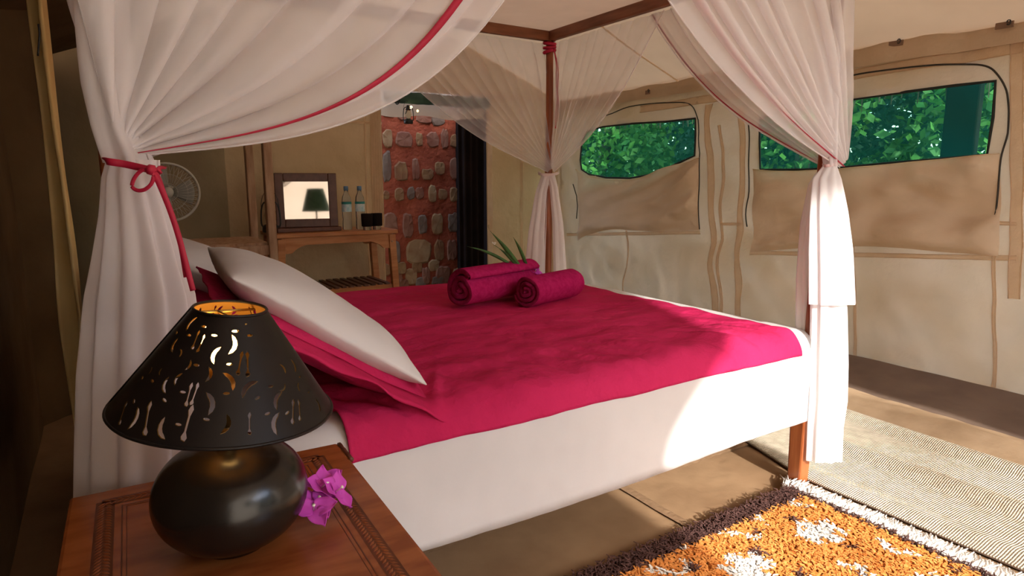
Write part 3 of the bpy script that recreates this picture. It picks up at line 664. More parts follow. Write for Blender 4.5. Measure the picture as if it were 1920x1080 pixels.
G_NH = V((.04, 1.25, ZG)); G_NF = V((2.11, 1.255, ZG)); G_FF = V((2.09, 2.87, ZG)); G_FH = V((.04, 2.9, ZG))
MX = (BX0 + BX1) / 2; MY = (BY0 + BY1) / 2
n1, f1 = net('net_curtain', (BX0 - .10, BY0 - .035, 0), (MX, BY0 - .035, 0), G_NH, 9, 'sheer pinkish net swept from the top to the tied near head post', netm, .03, .225, ribbon=(.89, .896), seed=1, over=-.085, outset=.03, fold=1.5)
n2_, f2_ = net('net_curtain', (BX1 + .015, BY0 - .035, 0), (MX, BY0 - .035, 0), G_NF, 9, 'sheer net on the long side gathered at the sunlit near foot post', netm, .026, .13, ribbon=(.86, .873), seed=2, outset=-.02, fold=1.3)
n3, f3 = net('net_curtain', (BX1 + .03, BY0, 0), (BX1 + .03, MY, 0), G_NF + V((.0, .03, 0)), 11, 'sheer net on the bed foot side gathered at the near foot post', netm, .018, .10, ribbon=(.99, 1.0), seed=3, over=.12)
n4, f4 = net('net_curtain', (BX1 + .03, BY1, 0), (BX1 + .03, MY, 0), G_FF, 10, 'sheer net right of the far foot post, before the small window', netfar, .018, .10, seed=4, fold=.45)
n5, f5 = net('net_curtain', (BX1, BY1 + .03, 0), (MX, BY1 + .03, 0), G_FF, 12, 'sheer net left of the far foot post, before the brick doorway', netfar, .018, .12, seed=5, fold=.45)
n6, f6 = net('net_curtain', (BX0, BY1 + .03, 0), (MX, BY1 + .03, 0), G_FH, 12, 'far side net swept towards the head, seen through the nearest net', netm, .02, .12, seed=6)
n7, f7 = net('net_curtain', (BX0 - .06, BY0, 0), (BX0 - .06, MY, 0), G_NH + V((-.01, .03, 0)), 8, 'net hanging over the bed head behind the tied near curtain', netm, .02, .08, seed=7)
# lower falls of each gathered corner
Rv, Dv = V((cos(YAW), -sin(YAW), 0)), V((sin(YAW), cos(YAW), 0))
def at(px, py, fwd):      # point at a horizontal depth
    d = unp(px, py, 2, CH + (10 if py < 337 else -10)) - V((0, 0, CH)); k = fwd / (d.x * sin(YAW) + d.y * cos(YAW)); return V((0, 0, CH)) + d * k
dNH = G_NH.x * sin(YAW) + G_NH.y * cos(YAW); dNF = 2.11 * sin(YAW) + 1.255 * cos(YAW); dFF = 2.09 * sin(YAW) + 2.87 * cos(YAW)
def fall(parent, rows, depth, m, rb, **kw):
    pts = []
    for (xl, xr, y) in rows:
        a = at(xl, y, depth); b = at(xr, y, depth); pts.append(((a + b) / 2, (b - a).length / 2 * .93, rb * (.5 + .5 * (b - a).length / .2)))
    return bundle('hanging_fall', None, pts, m, parent, **kw)
fall(n1, [(200, 300, 300), (192, 300, 335), (190, 318, 400), (180, 340, 480), (165, 362, 560), (152, 372, 700), (148, 378, 850), (146, 380, 1000), (146, 385, 1200)], dNH, net2, .035, k=11, seed=1)
fall(n1, [(138, 236, -60), (146, 238, 60), (158, 244, 160), (178, 256, 240), (198, 285, 306)], dNH - .0, netm, .045, k=5, seed=9)
fall(n2_, [(1530, 1580, 60), (1532, 1576, 160), (1540, 1570, 250), (1546, 1568, 312)], dNF - .04, netm, .04, k=5, seed=11)
fall(n1, [(225, 290, 305), (225, 300, 340), (225, 318, 420), (222, 335, 520), (215, 345, 700), (205, 350, 900)], dNH, net2, .02, k=7, seed=4)
fall(n2_, [(1545, 1568, 308), (1524, 1578, 335), (1518, 1590, 400), (1516, 1598, 470), (1518, 1603, 570)], dNF - .04, net3, .03, k=8, seed=2)
fall(n2_, [(1545, 1566, 312), (1528, 1575, 345), (1521, 1582, 450), (1520, 1588, 590), (1518, 1590, 680), (1516, 1588, 750), (1512, 1580, 800), (1510, 1578, 862)], dNF - .02, net3, .035, k=8, seed=3)
fall(n3, [(1538, 1560, 312), (1516, 1540, 345), (1500, 1534, 420), (1492, 1532, 520), (1490, 1530, 640), (1490, 1530, 760)], dNF + .06, netm, .03, k=6, seed=5)
fall(n4, [(1024, 1040, 325), (1030, 1046, 350), (1036, 1056, 420), (1038, 1062, 510), (1036, 1066, 600)], dFF, net2, .03, k=5, seed=6)
fall(n5, [(1016, 1034, 325), (1004, 1026, 360), (992, 1024, 430), (984, 1022, 510), (980, 1020, 600)], dFF, net2, .03, k=6, seed=7)
# ties
def ribbon(name, pts, wd, m, parent, upv=None, n=6):
    S = smooth_poly(pts, n); N = len(S)
    def f(u, v):
        i = min(int(round(u * (N - 1))), N - 1); t = (S[min(i + 1, N - 1)] - S[max(i - 1, 0)]).normalized()
        view = (S[i] - V((0, 0, CH))).normalized() * .9 + V((.2, .1, .3)) * .3; s = t.cross(view).normalized()
        return S[i] + s * (v - .5) * wd
    o = grid_obj(name, N, 3, f, m, parent); solid(o, .0016); return o
tie = empty('curtain_tie', G_NH); tag(tie, 'crimson ribbon tied in a loop around the near head net', 'tie')
dt = dNH - .055
def tp(pl, d=dt, closed=False): return [at(px, py, d) for px, py in pl]
local(tie, ribbon('band', [at(200, 298, dNH + .03)] + tp([(199, 302), (235, 308), (275, 317), (293, 322), (300, 318)]) + [at(306, 312, dNH + .02)], .011, red2, tie))
local(tie, tube('loop', smooth_poly(tp([(276, 316), (262, 322), (251, 336), (248, 350), (258, 357), (272, 355), (284, 344), (288, 328), (282, 318)], dt - .012), 5), .0030, red2, tie, 8))
local(tie, ribbon('tail', tp([(285, 318), (300, 348), (318, 392), (334, 440), (350, 500), (362, 545)], dt - .01), .0085, red2, tie))
local(tie, ribbon('tail', tp([(283, 318), (296, 330), (310, 368), (325, 410), (338, 460), (348, 520)], dt - .006), .006, red2, tie))
local(tie, tube('knot', tp([(277, 314), (283, 318), (289, 324)], dt - .012), [.006, .009, .006], red2, tie, 10))
t2 = ribbon('curtain_tie', [at(1545, 306, dNF + .02), at(1546, 311, dNF - .05), at(1560, 309, dNF - .06), at(1572, 306, dNF - .04), at(1573, 302, dNF + .02)], .010, mat('pink_tie', (.8, .6, .6), rough=.8), None)
tag(t2, 'narrow pale pink tie around the near foot net', 'tie')
t3 = ribbon('curtain_tie', [at(1012, 322, dFF + .03), at(1012, 326, dFF - .05), at(1028, 328, dFF - .06), at(1045, 325, dFF - .04), at(1046, 322, dFF + .03)], .014, mat('pale_tie', (.7, .58, .56), rough=.8), None)
tag(t3, 'narrow pale tie around the net at the far foot post', 'tie')

# ---------------------------------------------------------------- nightstand and what stands on it
NX0, NX1, NY0, NY1, NZ = -.083, .355, .58, 1.195, .58
ns = empty('nightstand', ((NX0 + NX1) / 2, (NY0 + NY1) / 2, 0)); tag(ns, 'polished red-brown nightstand with carved leaf border at the bed head', 'nightstand')
nl = lambda o: local(ns, o)
nl(box_obj('tabletop', ((NX0 + NX1) / 2, (NY0 + NY1) / 2, NZ - .011), (NX1 - NX0, NY1 - NY0, .022), topwood, ns, .006))
nl(box_obj('apron', ((NX0 + NX1) / 2, (NY0 + NY1) / 2, NZ - .085), (NX1 - NX0 - .05, NY1 - NY0 - .05, .125), topwood, ns, .004))
dr = nl(box_obj('drawer', (NX1 - .02, (NY0 + NY1) / 2, NZ - .085), (.014, NY1 - NY0 - .14, .09), topwood, ns, .004))
for x in (NX0 + .04, NX1 - .04):
    for y in (NY0 + .04, NY1 - .04): nl(box_obj('leg', (x, y, .27), (.042, .042, .54), topwood, ns, .005, taper=.8))
nl(box_obj('lower_shelf', ((NX0 + NX1) / 2, (NY0 + NY1) / 2, .17), (NX1 - NX0 - .06, NY1 - NY0 - .06, .018), topwood, ns, .004))
bm = bmesh.new()
for off, wd in ((.028, .0014), (.075, .0018), (.081, .001)):
    x0, x1, y0, y1 = NX0 + off, NX1 - off, NY0 + off, NY1 - off
    for a, b in (((x0, y0), (x1, y0)), ((x1, y0), (x1, y1)), ((x1, y1), (x0, y1)), ((x0, y1), (x0, y0))):
        if off == .028 : continue
        box(bm, ((a[0] + b[0]) / 2, (a[1] + b[1]) / 2, NZ + .0001), (abs(a[0] - b[0]) + wd, abs(a[1] - b[1]) + wd, .0006))
nl(bm_obj('engraved_line', bm, groove, ns))
# carved chevron leaves
lv, lf, dv_, df_ = [], [], [], []
def leaflet(p, d, side, arr, fa, sz, z):
    d = V(d); s = V((-d.y, d.x, 0)) * side; a = (d * .75 + s * .66).normalized(); q = V((-a.y, a.x, 0)); o = len(arr)
    arr.extend([p + V((0, 0, z)), p + a * sz * .5 + q * sz * .20 + V((0, 0, z)), p + a * sz + V((0, 0, z)), p + a * sz * .5 - q * sz * .20 + V((0, 0, z)), p + a * sz * .5 + V((0, 0, z + .0010))])
    fa.extend([(o, o + 3, o + 4), (o + 3, o + 2, o + 4), (o + 2, o + 1, o + 4), (o + 1, o, o + 4)])
off = .052; x0, x1, y0, y1 = NX0 + off, NX1 - off, NY0 + off, NY1 - off
for a, b in (((x0, y0), (x1, y0)), ((x1, y1), (x1, y0)), ((x1, y1), (x0, y1)), ((x0, y1), (x0, y0))):
    A, B = V((*a, NZ)), V((*b, NZ)); L_ = (B - A).length; d = (B - A).normalized(); n = int(L_ / .0085)
    s_ = V((-d.y, d.x, 0)); o = len(dv_); hw = .013
    dv_.extend([A + s_ * hw - d * .005 + V((0, 0, .0003)), A - s_ * hw - d * .005 + V((0, 0, .0003)), B - s_ * hw + d * .005 + V((0, 0, .0003)), B + s_ * hw + d * .005 + V((0, 0, .0003))]); df_.append((o, o + 1, o + 2, o + 3))
    for k in range(n):
        for sd in (-1, 1): leaflet(A + d * (k / n * L_), d, sd, lv, lf, .0155, .0005)
nl(mesh_obj('carved_ground', dv_, df_, groove, ns)); nl(mesh_obj('carved_leaves', lv, lf, carve, ns, smooth=False))

# lamp
LC = V((.123, .924, NZ + .001)); lp = empty('table_lamp', LC); tag(lp, 'black clay table lamp with a pierced black conical shade, lit', 'lamp')
ll = lambda o: local(lp, o)
prof = []
for k in range(29):
    t = -pi / 2 + pi * k / 28
    r = .102 * (cos(t) ** .84 if cos(t) > 0 else 0); z = .076 + .076 * sin(t)
    if r > .045 or k > 14: prof.append((max(r, .022 if k > 14 else .045), max(z, .0)))
prof = [(.045, 0)] + [p for p in prof if p[1] > .002] 
ll(lathe('pot_base', prof + [(.021, .158), (.02, .175)], black, lp, 64, LC))
ll(lathe('lamp_neck', [(.012, .17), (.013, .22), (.017, .225), (.017, .255), (.01, .26)], brass, lp, 24, LC))
ll(lathe('bulb', [(.008, .258), (.012, .262), (.021, .28), (.024, .295), (.021, .31), (.012, .32), (.003, .323)], bulb, lp, 24, LC))
# pierced shade: cone unrolled to (angle, slant), holes cut, rolled back
SR0, SR1, SZ0, SZ1 = .141, .0455, .203, .340
TILT = Matrix.Rotation(rad(7), 4, Dv) @ Matrix.Rotation(rad(0), 4, Rv)
SL = hypot(SR0 - SR1, SZ1 - SZ0)
def hole_poly(kind, sz, flip=1, rot=0):
    pts = []
    if kind == 'crescent':
        for k in range(7): a = -1.25 + 2.5 * k / 6; pts.append((cos(a) * .5, sin(a) * .55))
        for k in range(1, 6): a = 1.25 - 2.5 * k / 6; pts.append((cos(a) * .24 + .04, sin(a) * .42))
        pts = [(x - .35, y) for x, y in pts]
    elif kind == 'bone':
        pts = [(-.05, -.55), (.10, -.6), (.16, -.48), (.07, -.3), (.07, .2), (.15, .42), (.06, .58), (-.04, .5), (-.10, .38), (-.03, .2), (-.02, -.3), (-.10, -.46)]
    elif kind == 'dot': pts = [(cos(a) * .22, sin(a) * .10) for a in [k * pi / 4 for k in range(8)]]
    if kind == 'bone': pts = [(x * .72, y) for x, y in pts]
    c, s = cos(rot), sin(rot)
    return [((x * flip * c - y * s) * sz, (x * flip * s + y * c) * sz) for x, y in pts]
def cone_at(a, h, dr=0):
    ang = a / 2.6 * 2 * pi + pi * .9; R = SR0 + (SR1 - SR0) * h + dr
    p = V((R * cos(ang), R * sin(ang), SZ0 + (SZ1 - SZ0) * h)); piv = V((0, 0, .20)); return LC + piv + TILT.to_3x3() @ (p - piv), ang
# cut-outs: kind, position on the shade, height in mm, lean, bulge side
CUTS = [('c', 595, 225, 92, 10, -1), ('c', 795, 205, 115, -18, 1), ('d', 900, 172, 60, 0, 1), ('c', 872, 360, 112, 8, 1), ('c', 745, 420, 100, 12, -1), ('d', 885, 272, 60, 0, 1),
 ('b', 628, 330, 100, -4, 1), ('b', 664, 348, 92, 2, -1), ('b', 912, 470, 120, 14, 1), ('b', 962, 475, 130, 6, -1), ('c', 1000, 400, 50, 50, 1), ('c', 728, 545, 82, 0, 1), ('c', 850, 585, 110, -28, 1),
 ('c', 955, 625, 120, 48, -1), ('b', 590, 672, 112, -3, 1), ('b', 630, 670, 108, 3, -1), ('c', 508, 768, 108, 18, -1), ('c', 728, 728, 122, -14, 1), ('b', 576, 870, 165, 0, 1), ('b', 630, 865, 160, -8, -1),
 ('b', 300, 850, 165, -24, 1), ('b', 348, 850, 150, -18, -1), ('c', 232, 850, 120, -14, 1), ('c', 400, 930, 120, -24, -1), ('b', 165, 800, 120, -34, 1), ('b', 965, 855, 105, 6, 1), ('b', 1006, 852, 122, 8, -1),
 ('c', 1128, 870, 125, 22, -1), ('b', 1250, 778, 130, 28, 1), ('b', 1292, 772, 112, 26, -1), ('c', 1145, 708, 112, 36, -1), ('c', 838, 868, 105, 14, 1), ('c', 1410, 742, 80, 24, 1), ('c', 430, 618, 92, -20, -1),
 ('c', 492, 360, 90, -22, -1), ('c', 536, 410, 50, -30, 1), ('c', 515, 575, 70, 10, -1), ('c', 1016, 222, 92, 10, -1), ('b', 1058, 196, 84, 14, 1), ('c', 1188, 505, 62, -10, 1), ('c', 1258, 492, 84, 20, 1), ('c', 588, 490, 60, 8, 1),
 ('b', 655, 165, 40, -4, 1), ('b', 684, 165, 40, 4, -1), ('c', 346, 520, 44, -30, 1), ('c', 408, 530, 40, -20, -1), ('c', 1185, 640, 60, 60, 1), ('c', 1280, 620, 56, 30, -1), ('d', 1348, 660, 40, 0, 1), ('d', 1292, 560, 40, 0, 1)] + [('d', x, y, 52, r_, 1) for x, y, r_ in (
 (545, 655, 0), (665, 648, 20), (435, 715, 25), (615, 782, 0), (420, 835, 25), (520, 860, 5), (700, 832, 10), (830, 665, 0), (848, 482, 0), (636, 490, 5), (680, 242, 5), (510, 280, 25), (468, 280, 30), (1020, 695, -20), (1090, 795, -10), (1205, 790, -20), (1100, 620, 0), (272, 765, 10), (355, 590, 15), (436, 660, 0), (745, 300, 0), (588, 302, 0), (972, 300, 0), (288, 570, 20), (240, 720, 35))]
Fv = V((sin(YAW) * cos(PIT), cos(YAW) * cos(PIT), -sin(PIT))); Uv = Rv.cross(Fv)
table = []
for i in range(261):
    for j in range(3, 98):
        P, ang = cone_at(i / 100, j / 100); d = P - V((0, 0, CH)); nrm = V((cos(ang), sin(ang), (SR0 - SR1) / (SZ1 - SZ0)))
        if nrm.dot(d) < 0: table.append(((960 + FOC * d.dot(Rv) / d.dot(Fv) - 180) * 3.375, (540 - FOC * d.dot(Uv) / d.dot(Fv) - 540) * 3.375, i / 100, j / 100))
sect = []
KN = {'c': 'crescent', 'b': 'bone', 'd': 'dot'}
for k, cx, cy, tall, lean_, fl_ in CUTS:
    q = min(table, key=lambda t: (t[0] - cx) ** 2 + (t[1] - cy) ** 2)
    if (q[0] - cx) ** 2 + (q[1] - cy) ** 2 > 900: continue
    R = SR0 + (SR1 - SR0) * q[3]; sz = tall / 3.375 / 1366 / (.95 if k != 'd' else .62)
    sect.append([(q[2] + x / (2 * pi * R) * 2.6, q[3] + y / SL) for x, y in hole_poly(KN[k], sz, fl_, rad(-lean_))])
vis = [(t[2], t[3]) for t in table]; va = sorted(set(t[2] for t in table))
for row, h in enumerate((.155, .37, .57, .74, .885)):       # far side of the shade: the same motifs in regular rows
    nm = (12, 12, 10, 8, 7)[row]
    for k in range(nm):
        a = (k + .5 * (row % 2)) / nm; R = SR0 + (SR1 - SR0) * h; sz = .027 - .002 * row
        for kind, off_, fl_ in (('bone', -.0085, 1), ('bone', .0085, -1), ('crescent', pi * R / nm - .010, -1), ('crescent', pi * R / nm + .010, 1), ('dot', pi * R / nm, 1)):
            aa = (a + off_ / (2 * pi * R)) % 1 * 2.6; hh = h + (.085 if kind == 'dot' else 0)
            if any(abs(aa - v_) < .03 for v_ in va): continue
            sect.append([(aa + x / (2 * pi * R) * 2.6, hh + y / SL) for x, y in hole_poly(kind, sz * (.8 if kind == 'dot' else 1), fl_, 0)])
sect = [[(q[0], q[1] + max(0, .045 - min(w_[1] for w_ in p))) for q in p] for p in sect]
sect = [p for p in sect if min(q[0] for q in p) > .01 and max(q[0] for q in p) < 2.59 and max(q[1] for q in p) < .965 and min(q[1] for q in p) > .03]
keep = []
def bbx(h): return min(p[0] for p in h), max(p[0] for p in h), min(p[1] for p in h), max(p[1] for p in h)
for h in sect:
    b = bbx(h)
    grow = lambda P_: (lambda m_: [(m_[0] + (p[0] - m_[0]) * 1.06, m_[1] + (p[1] - m_[1]) * 1.03) for p in P_])((sum(p[0] for p in P_) / len(P_), sum(p[1] for p in P_) / len(P_)))
    def dense(P_): return [(P_[i][0] + (P_[(i + 1) % len(P_)][0] - P_[i][0]) * t_, P_[i][1] + (P_[(i + 1) % len(P_)][1] - P_[i][1]) * t_) for i in range(len(P_)) for t_ in (0, .33, .67)]
    hg = grow(h)
    if not any(not (b[1] + .004 < c_[0] or c_[1] + .004 < b[0] or b[3] + .004 < c_[2] or c_[3] + .004 < b[2]) and (any(inside(p, kk) for p in dense(hg)) or any(inside(p, hg) for p in dense(grow(kk)))) for kk, c_ in ((kk, bbx(kk)) for kk in keep)): keep.append(h)
NB = 104
outer = [(2.6 * k / NB, 0) for k in range(NB)] + [(2.6, 0)] + [(2.6, k / 14) for k in range(1, 14)] + [(2.6 - 2.6 * k / NB, 1) for k in range(NB)] + [(0, 1 - k / 14) for k in range(0, 14)]
vs, fs = cdt(outer, keep, .025)
def cone(a, h, dr=0):
    ang = a / 2.6 * 2 * pi + pi * .9; R = SR0 + (SR1 - SR0) * h + dr
    p = V((R * cos(ang), R * sin(ang), SZ0 + (SZ1 - SZ0) * h)); piv = V((0, 0, .20)); return LC + piv + TILT.to_3x3() @ (p - piv)
sh = ll(mesh_obj('lamp_shade', [cone(v[0], v[1]) for v in vs], fs, shade_out, lp)); 
sh2 = ll(mesh_obj('gold_lining', [cone(v[0], v[1], -.0016) for v in vs], fs, gold, lp))
for h, r in ((0, .0022), (1, .0020)):
    ll(tube('shade_rim', [cone(2.6 * k / 72, h) for k in range(72)], r, shade_out, lp, 6, True))
ll(tube('shade_seam', [cone(2.6, k / 10, .001) for k in range(11)], .0012, shade_out, lp, 5))
for k in range(3):
    a = k * 2 * pi / 3 + .4; ll(tube('shade_spider', [LC + V((0, 0, .335)), cone(2.6 * ((k / 3) % 1), .93)], .0018, brass, lp, 5))
ll(tube('shade_spider', [LC + V((.0, .0, .335)), LC + V((.03, 0, .30)), LC + V((.02, 0, .258))], .0015, brass, lp, 5))
fc = unp(600, 952, 2, NZ + .026)
flower('bougainvillea', fc, .034, 'magenta bougainvillea blossoms lying right of the lamp on the nightstand', [(-.012, -.01, .004, -.2), (.012, .03, .016, .8), (.030, .02, .008, 1.2), (.000, .018, .0, .2), (.02, .045, .012, .3)], seed=8)
sc_ = nl(tube('corner_carving', [V((NX1 + .002, NY1 - .004 - .012 * k, NZ - .004 + .002 * (k % 2))) for k in range(8)], .005, dkwood, ns, 6))

PV = Matrix.Translation((.355, 1.178, 0)); ns.matrix_world = PV @ Matrix.Rotation(rad(-2), 4, 'Z') @ PV.inverted() @ Matrix.Translation(ns.location)
# ---------------------------------------------------------------- vanity table, wardrobe and their things
VX0, VX1, VY0, VY1, VZ = .985, 1.83, 4.45, 4.88, .715
vt = empty('dressing_table', ((VX0 + VX1) / 2, (VY0 + VY1) / 2, 0)); tag(vt, 'orange-brown wooden dressing table with arched apron and slatted lower shelf', 'table')
vl = lambda o: local(vt, o)
vl(box_obj('tabletop', ((VX0 + VX1) / 2, (VY0 + VY1) / 2, VZ), (VX1 - VX0 + .03, VY1 - VY0 + .02, .028), vwood, vt, .005))
def apron(y):
    n = 24; vs_ = []; fs_ = []
    for i in range(n + 1):
        u = i / n; x = VX0 + .03 + (VX1 - VX0 - .06) * u; e = min(u, 1 - u) * (VX1 - VX0)
        zb = VZ - .015 - (.105 if e < .07 else .105 - .055 * min(1, (e - .07) / .10) ** .6)
        for yy in (y - .011, y + .011): vs_ += [V((x, yy, VZ - .012)), V((x, yy, zb))]
    for i in range(n):
        o = i * 4; p = o + 4; fs_ += [(o, o + 1, p + 1, p), (o + 2, p + 2, p + 3, o + 3), (o + 1, o + 3, p + 3, p + 1), (o, p, p + 2, o + 2)]
    fs_ += [(0, 2, 3, 1), (n * 4, n * 4 + 1, n * 4 + 3, n * 4 + 2)]
    return vl(mesh_obj('apron', vs_, fs_, vwood, vt, smooth=False))
apron(VY0 + .015); apron(VY1 - .015)
for x in (VX0 + .03, VX1 - .03):
    bm = bmesh.new(); beam(bm, (x, VY0, VZ - .07), (x, VY1, VZ - .07), .022, .09); vl(bevel(bm_obj('end_rail', bm, vwood, vt), .003))
    for y, dy in ((VY0 + .015, -.0), (VY1 - .015, .0)):
        bm = bmesh.new(); sx = (1 if x > 1.3 else -1)
        beam(bm, (x, y, VZ - .02), (x + sx * .035, y, 0), .05, .045, V((0, 1, 0))); vl(bevel(bm_obj('leg', bm, vwood, vt), .004))
ZS = .305
for y in (VY0 + .03, VY1 - .03):
    bm = bmesh.new(); beam(bm, (VX0 + .02, y, ZS), (VX1 - .0, y, ZS), .025, .04); vl(bevel(bm_obj('shelf_rail', bm, vwood, vt), .003))
for k in range(14):
    x = VX0 + .07 + (VX1 - VX0 - .14) * k / 13; bm = bmesh.new(); box(bm, (x, (VY0 + VY1) / 2, ZS + .027), (.030, VY1 - VY0 - .02, .012)); vl(bm_obj('slat', bm, dkwood, vt))
vl(tube('peg', [V((VX1 - .035, VY0 - .002, VZ - .07)), V((VX1 - .035, VY0 - .016, VZ - .07))], .008, oldwood, vt, 10))
ZV = VZ + .0145
# framed mirror leaning back
mr = empty('table_mirror', (1.235, 4.60, ZV)); tag(mr, 'dark wood framed tilting mirror standing on the dressing table', 'mirror')
def mir(x, y, z, yaw_=-.20, tl=rad(2)):
    p = V((x, y * cos(tl) + z * sin(tl), z * cos(tl) - y * sin(tl))); return V((1.235, 4.60, ZV)) + Matrix.Rotation(yaw_, 3, 'Z') @ p
MW, MH, FW = .415, .375, .058
bm = bmesh.new()
def mbar(x0, x1, z0, z1, nm):
    b_ = bmesh.new(); q = [mir(x, y, z) for x in (x0, x1) for y in (-.014, .014) for z in (z0, z1)]
    v = [b_.verts.new(p) for p in q]
    for f in ((0, 1, 3, 2), (4, 6, 7, 5), (0, 4, 5, 1), (2, 3, 7, 6), (0, 2, 6, 4), (1, 5, 7, 3)): b_.faces.new([v[i] for i in f])
    bmesh.ops.recalc_face_normals(b_, faces=b_.faces); local(mr, bevel(bm_obj(nm, b_, dkwood, mr), .005))
bm.free()
mbar(-MW / 2, -MW / 2 + FW, .03, .03 + MH, 'frame_side'); mbar(MW / 2 - FW, MW / 2, .03, .03 + MH, 'frame_side')
mbar(-MW / 2 + FW, MW / 2 - FW, .03, .03 + FW, 'frame_rail'); mbar(-MW / 2 + FW, MW / 2 - FW, .03 + MH - FW, .03 + MH, 'frame_rail')
q = [mir(x, -.004, z) for x, z in ((-MW / 2 + FW, .03 + FW), (MW / 2 - FW, .03 + FW), (MW / 2 - FW, .03 + MH - FW), (-MW / 2 + FW, .03 + MH - FW))]
local(mr, mesh_obj('mirror_glass', q, [(0, 1, 2, 3)], mirror_m, mr, smooth=False))
local(mr, box_obj('mirror_base', (1.235, 4.61, ZV + .015), (MW + .03, .14, .03), dkwood, mr, .006))
# bottles
def bottle(c, label):
    o = empty('water_bottle', c); tag(o, label, 'bottle'); c = V(c)
    local(o, lathe('bottle_body', [(.030, 0), (.034, .006), (.034, .06), (.031, .075), (.034, .09), (.034, .20), (.030, .235), (.016, .265), (.0135, .285)], watm, o, 24, c))
    local(o, lathe('cap', [(.0165, .283), (.0165, .312), (.012, .314)], bluecap, o, 16, c))
    local(o, lathe('label_band', [(.0352, .13), (.0352, .195)], labelm, o, 24, c, cap=False)); local(o, lathe('label_stripe', [(.0358, .185), (.0358, .200)], teal, o, 24, c, cap=False))
bottle((1.525, 4.62, ZV), 'clear plastic water bottle, nearer the mirror, with blue cap'); bottle((1.625, 4.62, ZV), 'clear plastic water bottle behind the black cup, with blue cap')
for x, y, lb in ((1.632, 4.50, 'left'), (1.712, 4.52, 'right')):
    g = empty('drinking_glass', (x, y, ZV)); tag(g, 'upturned glass with a dark cover, %s one of two by the bottles' % lb, 'glass'); c = V((x, y, ZV))
    local(g, lathe('tumbler', [(.030, 0), (.030, .03), (.029, .034)], glass_mat('tumbler_glass', (.8, .85, .85)), g, 20, c)); local(g, lathe('cover', [(.037, .026), (.040, .03), (.042, .115), (.040, .118), (.002, .118)], darkcloth, g, 20, c))

# floor lamp with a green shade by the front wall: stands beside the camera, shows in the table mirror
fl2 = empty('floor_lamp', (.60, -.95, 0)); tag(fl2, 'floor lamp with a green cloth shade, reflected in the table mirror', 'lamp')
for nm_, pf_, m_ in (('lamp_foot', [(.14, 0), (.14, .02), (.03, .035)], blackm), ('lamp_pole', [(.012, .03), (.012, 1.12)], blackm), ('green_shade', [(.21, 1.0), (.12, 1.34)], mat('green_cloth', (.05, .16, .11), (.07, .2, .14), .9, 20))):
    local(fl2, lathe(nm_, pf_, m_, fl2, 32, (.60, -.95, 0), cap=nm_ != 'green_shade'))
# open wardrobe of worn timber
wd_ = empty('open_wardrobe', (.45, 4.35, 0)); tag(wd_, 'open wardrobe rack of worn timber uprights with a low shelf', 'wardrobe')
wl = lambda o: local(wd_, o)
for x in (.12, .875):
    for y in (4.08, 4.62):
        bm = bmesh.new(); beam(bm, (x, y, 0), (x, y, 1.68), .05, .06, V((0, 1, 0))); wl(bevel(bm_obj('upright', bm, oldwood, wd_), .006))
    for z in (1.66, .42):
        bm = bmesh.new(); beam(bm, (x, 4.08, z), (x, 4.62, z), .04, .06); wl(bevel(bm_obj('cross_rail', bm, oldwood, wd_), .005))
for y in (4.08, 4.62):
    bm = bmesh.new(); beam(bm, (.12, y, .668), (.875, y, .668), .03, .06); wl(bevel(bm_obj('shelf_rail', bm, oldwood, wd_), .004))
for k in range(5): wl(box_obj('shelf_board', (.4975, 4.14 + .105 * k, .705), (.72, .10, .016), oldwood, wd_, .003))
bm = bmesh.new(); beam(bm, (.12, 4.35, 1.62), (.875, 4.35, 1.62), .03, .03); wl(bevel(bm_obj('hanging_rail', bm, oldwood, wd_), .01))
# fan on the wardrobe shelf
FCN = V((.335, 4.08, 1.02)); fan = empty('desk_fan', (.335, 4.16, .713)); tag(fan, 'white round desk fan standing on the wardrobe shelf', 'fan')
fl_ = lambda o: local(fan, o); fn = (V((0, 0, CH)) - FCN); fn.z = 0; fn.normalize(); fs_ = V((0, 0, 1)).cross(fn)
def fp(r, a, d=0): return FCN + fs_ * cos(a) * r + V((0, 0, 1)) * sin(a) * r + fn * d
fl_(tube('rim', [fp(.158, 2 * pi * k / 48) for k in range(48)], .007, fanm, fan, 8, True, upv=fn))
for sgn in (1, -1):
    it = []
    for k in range(36): a = 2 * pi * k / 36; it.append(tube_data([fp(.03, a, .045 * sgn), fp(.10, a + .15 * sgn, .04 * sgn), fp(.158, a + .25 * sgn, 0)], .0011, 4))
    for r in (.05, .10): it.append(tube_data([fp(r, 2 * pi * k / 32, .045 * sgn) for k in range(32)], .0011, 4, True))
    d_ = join_data(it); fl_(mesh_obj('grille', d_[0], d_[1], fanm, fan))
for k in range(3):
    a0 = 2 * pi * k / 3
    def bl(u, v, a0=a0): return fp(.03 + .105 * u, a0 + (v - .5) * 1.3 * (1 - .15 * u), .012 * (v - .5) * 2)
    fl_(solid(grid_obj('fan_blade', 8, 6, bl, mat('fan_blade', (.36, .36, .33), rough=.3), fan), .002))
fl_(tube('motor', [FCN - fn * .02, FCN - fn * .05, FCN - fn * .12], [.02, .045, .035], fanm, fan, 16)); fl_(tube('hub', [FCN + fn * .05, FCN + fn * .04], .028, fanm, fan, 16))
fl_(tube('stand', [FCN - fn * .07, V(((FCN - fn * .07).x, (FCN - fn * .07).y, .73))], .014, fanm, fan, 10)); fb = FCN - fn * .07
fl_(lathe('fan_base', [(.085, .0), (.085, .012), (.03, .022)], fanm, fan, 28, (fb.x, fb.y, .7145)))
